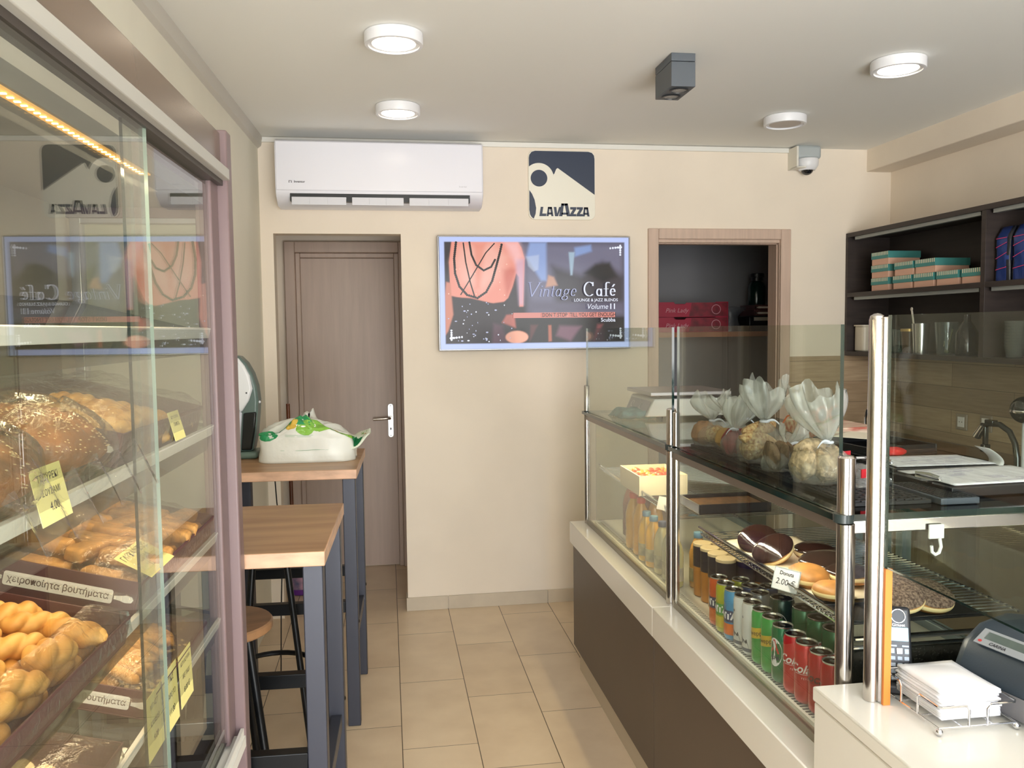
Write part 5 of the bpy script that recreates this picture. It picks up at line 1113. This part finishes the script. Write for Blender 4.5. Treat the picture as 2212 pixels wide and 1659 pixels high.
tag(rc, 'curled till receipt standing up behind the clipboards', 'receipt')
pn = MB().cyl((1.30, 2.155, ZT+.006), (1.42, 2.135, ZT+.006), .005, n=10).build('pen', mat('silver pen', (190, 190, 192), .3, .6)); tag(pn, 'silver pen lying beyond the second clipboard', 'pen')
t = thing('hook', 'white plastic hook hanging from the chrome end rail', 'hook', (1.106, 1.538, 1.164))
MB().box(-.017, .017, -.006, .0, -.018, .012).build('hook_plate', M_whitep, t, bevel=.002)
MB().tube([(.006, -.006, -.016), (.008, -.008, -.034), (.003, -.009, -.046), (-.006, -.01, -.049), (-.014, -.011, -.043), (-.016, -.012, -.03)], .0034, 8).build('hook_arm', M_whitep, t)
# ------------------------------------------------------------------ cash desk
loc = (1.4, .75, 0); O = WM(loc)
t = thing('cash_desk', 'glossy white cash desk at the near end of the counter', 'cash desk', loc)
MB(O).box(.830, 1.95, -.3, 1.512, 0, .834).build('desk_body', M_stone, t, bevel=.003)
MB(O).box(.828, 1.97, -.3, 1.5165, .835, .865).build('desk_top', M_stone, t, bevel=.004)
ZD = .8655
t = thing('glass_screen', 'tall clear glass screen held by a steel post on the cash desk', 'glass screen', (.908, 1.441, ZD)); O = WM((.908, 1.441, ZD))
MB(O).lathe([(.0145, ZD), (.0145, 1.594), (.0125, 1.602), (.006, 1.606), (.0005, 1.607)], (.908, 1.441, 0), 32).build('post', M_steel, t)
MB(O).box(.914, .923, 1.418, 1.432, ZD, 1.60).build('post_channel', M_steel, t, bevel=.001)
MB(O).box(.915, .929, 1.411, 1.4175, ZD, 1.128).build('orange_cover_strip', mat('orange strip', (232, 134, 58), .45), t)
pane(MB(O), .915, .922, -.3, 1.4165, 1.130, 1.603, 'x').build('glass_pane', [M_glassg, M_edge], t)
# phone
t = thing('cordless_phone', 'black cordless phone standing in its cradle on the cash desk', 'telephone', M=MX((.985, 1.468, ZD), rad(-22), 0, 0))
MB().box(-.035, .04, -.03, .03, 0, .022).build('cradle', M_black, t, bevel=.006, seg=3)
P = MX((0, -.004, .014), 0, 0, rad(-16))
MB(P).box(-.0235, .0235, -.011, .011, 0, .148).build('handset', mat('phone shell', (30, 33, 38), .3), t, bevel=.007, seg=3)
MB(P).box(-.0175, .0175, -.0125, -.0105, .082, .108).build('screen', mat('phone screen', (150, 196, 220), .2, emit=(150, 196, 220), es=.5), t, bevel=.0005)
MB(P).tube([(.013*cos(2*pi*k/20), -.0118, .13+.013*sin(2*pi*k/20)) for k in range(20)], .001, 6, closed=True).build('earpiece', M_chrome, t)
k_ = MB(P)
for r in range(4):
    for c in range(3): k_.box(-.017+c*.0125, -.008+c*.0125, -.0125, -.0108, .046-r*.0125, .053-r*.0125)
for x in (-.0175, .0045): k_.box(x, x+.013, -.0125, -.0108, .071, .0745)
k_.box(-.017, -.009, -.0125, -.0108, .058, .068).box(.009, .017, -.0125, -.0108, .058, .068); k_.build('keypad', mat('pale keys', (170, 184, 200), .4), t, bevel=.0005)
MB(P).box(-.006, .006, -.0128, -.0108, .057, .069).build('navigation_key', M_chrome, t, bevel=.001)
q = MB(P); text(q, 'Gigaset', .008, face_M((0, -.0117, .1125), (1, 0, 0), (0, 0, 1)), bold=.02); q.build('lettering', M_paper, t)
# cash register / till printer
t = thing('cash_register', 'dark grey cash register with a customer display on the cash desk', 'cash register', M=MX((1.182, 1.352, ZD), rad(12)))
M_reg = mat('register grey', (52, 62, 72), .35, bump=(300, .05))
pr_ = [(-.08, .0), (-.085, .05), (-.06, .105), (-.015, .135), (.05, .145), (.18, .12), (.2, .0)]
MB().prism(pr_, -.34, .115, M=Matrix(((1, 0, 0, 0), (0, 0, 1, 0), (0, 1, 0, 0), (0, 0, 0, 1)))).build('register_body', M_reg, t, bevel=.022, seg=4)
T = face_M((-.049, .005, .1205), (0, -1, 0), (.83, 0, .55))
MB().box(-.072, .072, -.019, .019, 0, .002, M=T).build('display_plate', mat('register plate', (150, 154, 160), .35), t)
MB().box(-.058, .058, -.004, .013, .002, .0028, M=T).build('lcd_display', mat('lcd', (84, 96, 92), .15), t, label='grey-green number display')
q = MB(); text(q, 'CARINA', .0095, T @ Matrix.Translation((-.025, -.012, .0026)), 0, bold=.02, shear=.1); q.build('lettering', M_ink, t); MB().prism(ell(-.062, -.012, .004, .003, 12), .0022, .0026, M=T).build('red_emblem', mat('red dot', (190, 60, 60), .5), t)
def hood(u, v): a = pi*(.1+.8*u); return (.06+.1*(-cos(a))*.9, -.11-.13*v, .118+.045*sin(a)-.02*v)
MB().grid(hood, 16, 8).build('printer_hood', mat('blue grey cover', (84, 108, 130), .25), t, solid=.003)
MB().box(-.05, .05, -.02, .02, 0, .0015, M=face_M((-.088, -.02, .03), (0, -1, 0), (.05, 0, 1))).build('data_plate', mat('data plate', (120, 118, 122), .5), t)
cb = MB().tube([(1.09, 1.2, ZD+.02), (1.088, 1.235, ZD+.008), (1.10, 1.255, ZD+.004), (1.108, 1.23, ZD+.004), (1.104, 1.17, ZD+.004), (1.12, 1.08, ZD+.004), (1.17, 1.0, ZD+.004)], .0035, 8).build('black_cable', M_black)
tag(cb, 'black cable curling from the cash register past the napkin holder', 'cable')
# napkin holder
t = thing('napkin_holder', 'chrome wire napkin holder on the cash desk', 'napkin holder', (1.017, 1.372, ZD))
a, b_ = .075, .085
f = MB().tube([(-a, -b_, .012), (a, -b_, .012), (a, b_, .012), (-a, b_, .012)], .0022, 8, closed=True)
for s_ in (-1, 1): f.tube([(-a, s_*.03, .012), (a, s_*.03, .012)], .0015, 6).tube([(s_*.03, -b_, .012), (s_*.03, b_, .012)], .0015, 6)
f.build('base_frame', M_chrome, t)
for sx in (-1, 1):
    for sy in (-1, 1):
        MB().tube([(sx*.018, sy*b_, .012), (sx*.018, sy*b_, .042), (sx*.024, sy*b_, .05), (sx*a*.94, sy*b_, .05), (sx*a, sy*b_*.95, .05), (sx*a, sy*.03, .05), (sx*a, sy*.024, .044), (sx*a, sy*.024, .012)], .0022, 8).build('corner_loop', M_chrome, t)
        MB().ball((sx*a, sy*b_, .0065), .0065, 8).build('ball_foot', M_chrome, t)
rd = random.Random(2); zz_ = .0146
for k in range(11):
    h_ = .0046; o = MB(); dx, dy = rd.uniform(-.004, .004), rd.uniform(-.004, .004); amp = rd.uniform(.0004, .0016); ph = rd.uniform(0, 6)
    o.grid(lambda u, v: (-.058+.116*u+dx, -.066+.132*v+dy, .0022+amp*sin(5*u+ph)*sin(4*v+ph)+(.010*sin(pi*u)*sin(pi*min(1, v*1.1)) if k == 10 else 0)), 10, 10)
    o = o.build('napkin', M_paper, solid=.0036, angle=180); o.location = (1.017, 1.372, ZD+zz_+k*h_)
    tag(o, 'white paper napkin in the stack of the chrome holder', 'napkin', 'white napkins in the holder')
# ================================================================== staff side: back counter, shelves
loc = (2.68, 2.0, 0); O = WM(loc)
t = thing('back_counter', 'dark staff counter along the right wall under the shelf unit', 'counter', loc)
MB(O).box(2.40, 2.99, -1.5, 4.64, 0, .86).build('counter_body', mat('brown grey front', (110, 92, 78), .5), t)
MB(O).box(2.37, 2.99, -1.5, 4.642, .862, .90).build('counter_top', M_granite, t, bevel=.003)
MB(O).box(2.968, 2.991, -1.5, 4.63, .90, .95).build('upstand', mat('brown upstand', (112, 94, 74), .4), t, bevel=.003)
for y, z in ((3.96, 1.07), (3.78, 1.08)):
    t = thing('wall_socket', 'white wall socket %s on the wood boards' % ('farther from the viewer' if y > 3.9 else 'behind the dark tap'), 'socket', (2.991, y, z), group='wall sockets')
    MB().box(-.008, 0, -.042, .042, -.042, .042).build('cover_plate', mat('grey plate', (150, 140, 126), .4), t, bevel=.003)
    MB().box(-.011, -.008, -.025, .025, -.027, .027).build('socket_face', M_white, t, bevel=.002)
    h_ = MB()
    for s_ in (-.01, .01): h_.ball((-.0112, s_, 0), (.0008, .003, .003), 5)
    h_.build('socket_hole', M_black, t)
t = thing('tap', 'dark arched mixer tap with a hanging lever on the back counter, nearest the viewer', 'tap', (2.70, 3.22, .9005)); O = WM((2.70, 3.22, .9005))
M_dkm = mat('dark chrome', (70, 74, 74), .18, .9)
MB(O).tube([(2.70, 3.22, .90), (2.70, 3.222, 1.0), (2.70, 3.235, 1.06), (2.70, 3.27, 1.11), (2.70, 3.33, 1.135), (2.70, 3.40, 1.13), (2.70, 3.44, 1.11)], .0125, 12).build('spout', M_dkm, t)
MB(O).cyl((2.70, 3.43, 1.12), (2.70, 3.475, 1.065), .017, .02, 16).build('spout_tip', M_chrome, t)
MB(O).box(2.685, 2.715, 3.36, 3.41, 1.13, 1.15).box(2.69, 2.71, 3.41, 3.428, 1.03, 1.13).box(2.683, 2.717, 3.405, 3.43, 1.0, 1.035).build('lever', M_dkm, t, bevel=.003)
MB(O).lathe([(.03, .9005), (.028, .93), (.014, .935)], (2.7, 3.22, 0), 20).build('tap_base', M_chrome, t)
t = thing('tap', 'slim chrome gooseneck tap in the far corner of the back counter', 'tap', (2.72, 4.42, .9005)); O = WM((2.72, 4.42, .9005))
MB(O).tube([(2.72, 4.42, .90), (2.72, 4.42, 1.05), (2.72, 4.40, 1.10), (2.72, 4.36, 1.13), (2.72, 4.31, 1.12), (2.72, 4.28, 1.07), (2.72, 4.275, 1.0)], .008, 10).build('spout', M_chrome, t)
MB(O).lathe([(.024, .9005), (.022, .93), (.01, .935)], (2.72, 4.42, 0), 18).build('tap_base', M_chrome, t)
t = thing('black_globe', 'black ball with a chrome band on a pale post beside the dark tap', 'globe', (2.81, 3.315, .9005))
MB().lathe([(.035, 0), (.033, .012), (.01, .02), (.01, .24)], n=20).build('stand', mat('pale post', (200, 204, 206), .3), t)
MB().ball((0, 0, .298), .061, 16).build('globe', mat('glossy black', (24, 28, 26), .08, spec=.8), t)
MB().lathe([(.0612, .285), (.0625, .287), (.0625, .297), (.0612, .299)], n=40).build('chrome_band', M_chrome, t)
cr = MB().grid(lambda u, v: (2.56+.12*u, 3.27+.13*v, .902+.05*sin(pi*u)*sin(pi*v)*(1+.4*sin(9*u+4*v))+.008*sin(17*u)*sin(13*v)*sin(pi*u)), 22, 22).build('crumpled_cloth', mat('white cloth', (226, 216, 196), .9), solid=.002, angle=180)
tag(cr, 'crumpled white cloth on the back counter in front of the dark tap', 'cloth')
# wall shelf unit
M_wenge = mat('dark wenge board', (58, 48, 44), .5, var=(5, .2, (1, .3, 8)))
M_wengei = mat('dark wenge back', (52, 44, 40), .6, var=(4, .2, (1, .3, 6)))
loc = (2.86, 3.0, 1.4); O = WM(loc)
t = thing('wall_shelf_unit', 'dark brown open shelf unit on the right wall', 'shelf unit', loc)
MB(O).box(2.72, 3.0, -.5, 4.652, 2.105, 2.13).build('top_board', M_wenge, t, bevel=.001)
MB(O).box(2.72, 2.99, -.5, 3.475, 1.752, 1.777).box(2.72, 2.99, 3.505, 4.63, 1.752, 1.777).build('middle_shelf', M_wenge, t, bevel=.001)
MB(O).box(2.72, 3.0, -.5, 4.652, 1.405, 1.43).build('bottom_board', M_wenge, t, bevel=.001)
MB(O).box(2.72, 3.0, 4.63, 4.652, 1.43, 2.105).build('end_board', M_wenge, t)
MB(O).box(2.72, 2.99, 3.475, 3.505, 1.43, 2.105).build('upright', M_wenge, t, bevel=.001)
MB(O).box(2.86, 2.99, 3.02, 3.04, 1.43, 2.16).build('upright', mat('brown edge board', (120, 92, 68), .5), t, label='thin lighter brown upright')
MB(O).box(2.99, 3.004, -.5, 4.63, 1.43, 2.105).build('back_board', M_wengei, t)
for z, in ((2.105,), (1.752,)):
    MB(O).box(2.735, 2.76, 3.53, 4.58, z-.018, z).box(2.735, 2.76, 0, 3.45, z-.018, z).build('light_profile', mat('grey profile', (150, 154, 150), .4, .3), t)
M_teal = mat('teal card', (72, 142, 138), .5); M_pink = mat('peach card', (222, 176, 152), .55); M_cr = mat('cream stripe', (222, 214, 186), .55)
ys = [4.355, 4.148, 3.967, 3.782, 3.595]
for row, col in [(0, i) for i in range(5)] + [(1, 0), (1, 1), (1, 2.05)] + [(2, 0)]:
    y = ys[int(col)] - (.012 if row and col else 0) + {0: 0, 1: .0, 2: .0}[row]; z = 1.777+row*.0725
    lab = 'teal-lidded peach cake box, %s' % {(0, 0): 'bottom row, farthest', (0, 1): 'bottom row, second from the far end', (0, 2): 'bottom row, middle', (0, 3): 'bottom row, second from the upright', (0, 4): 'bottom row, next to the upright', (1, 0): 'second row, under the topmost box', (1, 1): 'second row, middle', (1, 2.05): 'second row, nearest the viewer', (2, 0): 'topmost of its stack'}[(row, col)]
    t = thing('cake_box', lab, 'cake box', (2.85, y, z+.0005), group='teal and peach cake boxes')
    MB().box(-.095, .095, -.079, .079, 0, .07).build('box_base', M_pink, t, bevel=.001)
    MB().box(-.0985, .0985, -.082, .082, .034, .0718).build('lid', M_teal, t, bevel=.001)
    s_ = MB()
    for k in range(11): s_.box(-.0991, -.0984, -.078+k*.0145, -.071+k*.0145, .052, .0715)
    s_.build('stripe_print', M_cr, t)
M_navb = mat('navy bag foil', (34, 58, 122), .28, .2, bump=(26, .4)); M_blkb = mat('black bag foil', (26, 28, 36), .3, .2, bump=(30, .4)); M_pk = mat('pink line print', (214, 62, 110), .4)
for k, (y, x) in enumerate(((3.42, 2.80), (3.315, 2.80), (3.21, 2.80), (3.11, 2.81))):
    t = thing('coffee_bag', 'navy and black coffee bag with pink lines, %s' % ['next to the shelf upright', 'second from the shelf upright', 'third from the shelf upright', 'nearest the viewer'][k], 'coffee bag', (x, y, 1.7775), group='coffee bags')
    def cbag(u, v):
        a = 2*pi*u; c, s2 = cos(a), sin(a); kk = (abs(c)**6+abs(s2)**6)**(-1/6); top = 1 if v < .8 else 1-(v-.8)*3.6
        return (.042*kk*c*top*(1+.03*sin(9*v+3*a)), .046*kk*s2*(1+.02*sin(11*v)), .245*v)
    b = MB().grid(cbag, 32, 14, 0, True); b.f.append(list(range(31, -1, -1))); b.mi.append(0); b.f.append([13*32+i for i in range(32)]); b.mi.append(0)
    for i, f_ in enumerate(b.f):
        cx_ = sum(b.v[j].y for j in f_)/len(f_)
        if cx_ < -.035 or cx_ > .035: b.mi[i] = 1
    b.build('bag_body', [M_navb, M_blkb], t, angle=60)
    q = MB()
    for z0, z1 in ((.05, .06), (.10, .125), (.15, .17), (.19, .192)): q.add([(-.0445, .034, z0), (-.0445, -.034, z1), (-.0445, -.034, z1+.003), (-.0445, .034, z0+.003)], [(0, 1, 2, 3)])
    q.build('line_print', M_pk, t)
    q = MB().box(-.036, .036, -.0505, -.0497, .09, .18, 1)
    text(q, 'LAVAZZA', .013, face_M((0, -.0508, .165), (1, 0, 0), (0, 0, 1)), 0, bold=.03); q.build('label', [M_paper, mat('dark label', (22, 32, 64), .4)], t)
ZS = 1.4305
M_clear = glassy('clear tumbler', (225, 232, 230), 1.45, .06)
t = thing('container', 'cream square food container at the far end of the lower shelf', 'container', (2.83, 4.57, ZS))
MB().prism(rr(-.07, .07, -.05, .05, .02), 0, .15).build('tub_body', mat('cream plastic', (206, 196, 176), .4), t, bevel=.008); MB().prism(rr(-.076, .076, -.056, .056, .022), .148, .156).build('rim', mat('cream plastic rim', (214, 204, 186), .4), t)
def tumbler(x, y, r, h, label, mt=None, nm='glass', cat='glass'):
    t = thing(nm, label, cat, (x, y, ZS))
    MB().lathe([(r*.8, 0), (r, h), (r*.94, h), (r*.75, .006), (0, .006)], n=24).build('vessel', mt or M_clear, t); return t
tumbler(2.8, 4.32, .035, .13, 'clear glass on the lower shelf, next to the cream container')
tumbler(2.8, 4.235, .033, .125, 'clear glass with a pale rim on the lower shelf, second from the container')
jt = tumbler(2.8, 4.145, .042, .125, 'brown jar with a gold lid on the lower shelf', mat('brown jar', (84, 66, 50), .2), 'jar', 'jar')
MB().lathe([(.044, .118), (.044, .132), (.0, .133)], n=24).build('lid', mat('gold lid', (190, 160, 100), .3, .6), jt)
c_ = tumbler(2.8, 4.045, .045, .16, 'steel measuring cup with a spoon in it on the lower shelf', mat('cup steel', (190, 190, 190), .2, .9), 'steel_cup', 'cup')
sp = MB().tube([(2.8, 4.075, 1.45), (2.8, 4.11, 1.6), (2.8, 4.125, 1.66)], .005, 8).ball((2.8, 4.127, 1.668), (.003, .011, .011), 8).build('long_spoon', mat('pale spoon', (214, 206, 190), .35)); tag(sp, 'long pale spoon standing in the steel measuring cup', 'spoon')
tumbler(2.8, 3.84, .055, .165, 'large clear pitcher on the lower shelf with a spoon in it')
sp = MB().tube([(2.8, 3.83, 1.45), (2.8, 3.795, 1.56)], .003, 8).ball((2.8, 3.835, 1.447), (.012, .016, .01), 8).build('long_spoon', mat('gilt spoon', (206, 190, 140), .3, .6)); tag(sp, 'small pale gold spoon leaning in the clear pitcher', 'spoon')
t = thing('bottle', 'dark bottle on the lower shelf between the clear pitcher and the upright', 'bottle', (2.8, 3.69, ZS))
MB().lathe([(.05, 0), (.052, .01), (.052, .11), (.03, .15), (.016, .17), (.016, .2)], n=24).build('bottle_body', mat('dark bottle', (30, 30, 32), .12), t)
for k in range(9):
    o = MB().lathe([(.032, 0), (.044, .055), (.046, .058), (.044, .056), (.03, .003), (0, .003)], n=26).build('plastic_cup', glassy('cup plastic', (222, 222, 214), 1.45, .12)); o.location = (2.8, 3.375, ZS+k*.0135)
    tag(o, 'clear plastic cup in the nested stack on the lower shelf', 'cup', 'nested clear cups')
# ================================================================== storeroom seen through the open doorway
tag(MB().box(1.25, 2.99, 5.58, 6.05, 1.515, 1.55).build('store_shelf', mat('orange wood plank', (176, 112, 74), .5, var=(4, .2, (1, 10, 1)))), 'orange-brown plank shelf across the storeroom', 'shelf')
M_crd = mat('crimson card', (168, 22, 58), .5); M_crdk = mat('dark red card', (96, 22, 34), .5, var=(14, .6, (1, 1, 1), (150, 30, 50)))
for z, lab in ((1.5505, 'crimson fruit crate on the storeroom shelf, lower of two'), (1.6565, 'crimson fruit crate on the storeroom shelf, upper of two')):
    t = thing('fruit_crate', lab, 'crate', (2.1, 5.75, z), group='crimson fruit crates')
    P3 = face_M((0, -.145, 0), (1, 0, 0), (0, 0, 1))
    c_ = MB().prism([(-.36, 0), (.29, 0), (.29, .105), (.2, .105), (.19, .1), (-.02, .1), (-.03, .088), (-.1, .088), (-.11, .104), (-.36, .104)], -.004, 0, M=P3)
    c_.box(-.36, .29, -.14, .14, 0, .004).box(-.36, -.356, -.14, .14, .004, .1).box(.286, .29, -.14, .14, .004, .1).box(-.36, .29, .136, .14, .004, .1); c_.build('card_crate', M_crd, t)
    MB().prism([(.0, .004), (.286, .004), (.286, .1), (.02, .098)], 0, .0006, M=P3).build('dark_print', M_crdk, t)
    q = MB(); text(q, 'Pink Lady', .043, P3 @ Matrix.Translation((-.09, .045, .001)), shear=.3)
    for k in range(20):
        a, b2 = 2*pi*k/20, 2*pi*(k+1)/20; q.add([P3 @ Vector((.2+r_*cos(a_), .052+r_*sin(a_), .0012)) for r_, a_ in ((.03, a), (.034, a), (.034, b2), (.03, b2))], [(0, 1, 2, 3)])
    q.build('lettering', mat('pale pink print', (206, 150, 160), .6), t)
b = MB().grid(lambda u, v: (2.47+.07*cos(2*pi*u)*(1-.25*v+.1*sin(9*v))+.06*max(0, v-.75)*4*cos(2*pi*u), 5.75+.06*sin(2*pi*u)*(1-.3*v), 1.551+.17*v+.01*sin(6*pi*u)*v), 30, 12, 0, True).build('store_bag', glassy('store bag film', (200, 202, 206), 1.45, .3, (180, 184, 190), .1, (30, .8)), angle=180)
tag(b, 'upright clear plastic bag beside the fruit crates', 'bag')
t = thing('black_crate', 'black crate at the right end of the storeroom shelf', 'crate', (2.68, 5.78, 1.5505)); MB().box(-.12, .14, -.15, .12, 0, .10).box(-.125, .145, -.155, .125, .1, .11).build('crate_body', M_black, t, bevel=.004)
MB().box(-.09, .13, -.163, -.156, .075, .10).build('paper_strip', mat('pale strip', (176, 170, 160), .7), t)
for k, z in enumerate((1.6615, 1.7015)):
    t = thing('flat_carton', 'dark maroon flat carton with a rolling-pin print, %s of two' % ('lower', 'upper')[k], 'carton', (2.70, 5.76, z))
    MB().box(-.1, .12, -.12, .12, 0, .038).build('carton_body', M_card, t, bevel=.001)
    q = MB().box(-.07, .02, -.1206, -.12, .012, .026).prism(ell(-.088, .019, .007, .01, 14), -.0006, 0, M=face_M((0, -.12, 0), (1, 0, 0), (0, 0, 1))); q.box(-.078, -.07, -.1206, -.12, .016, .022).box(.02, .028, -.1206, -.12, .016, .022); q.build('rolling_pin_print', M_roll, t)
t = thing('bottle', 'dark green bottle with a black cap on top of the maroon cartons', 'bottle', (2.665, 5.74, 1.7400))
MB().lathe([(.06, 0), (.062, .01), (.062, .13), (.05, .16), (.03, .175)], n=24).build('bottle_body', mat('bottle green', (20, 46, 40), .12), t)
MB().lathe([(.042, .172), (.042, .2), (.05, .202), (.05, .225), (.046, .228)], n=24).build('cap', M_black, t)
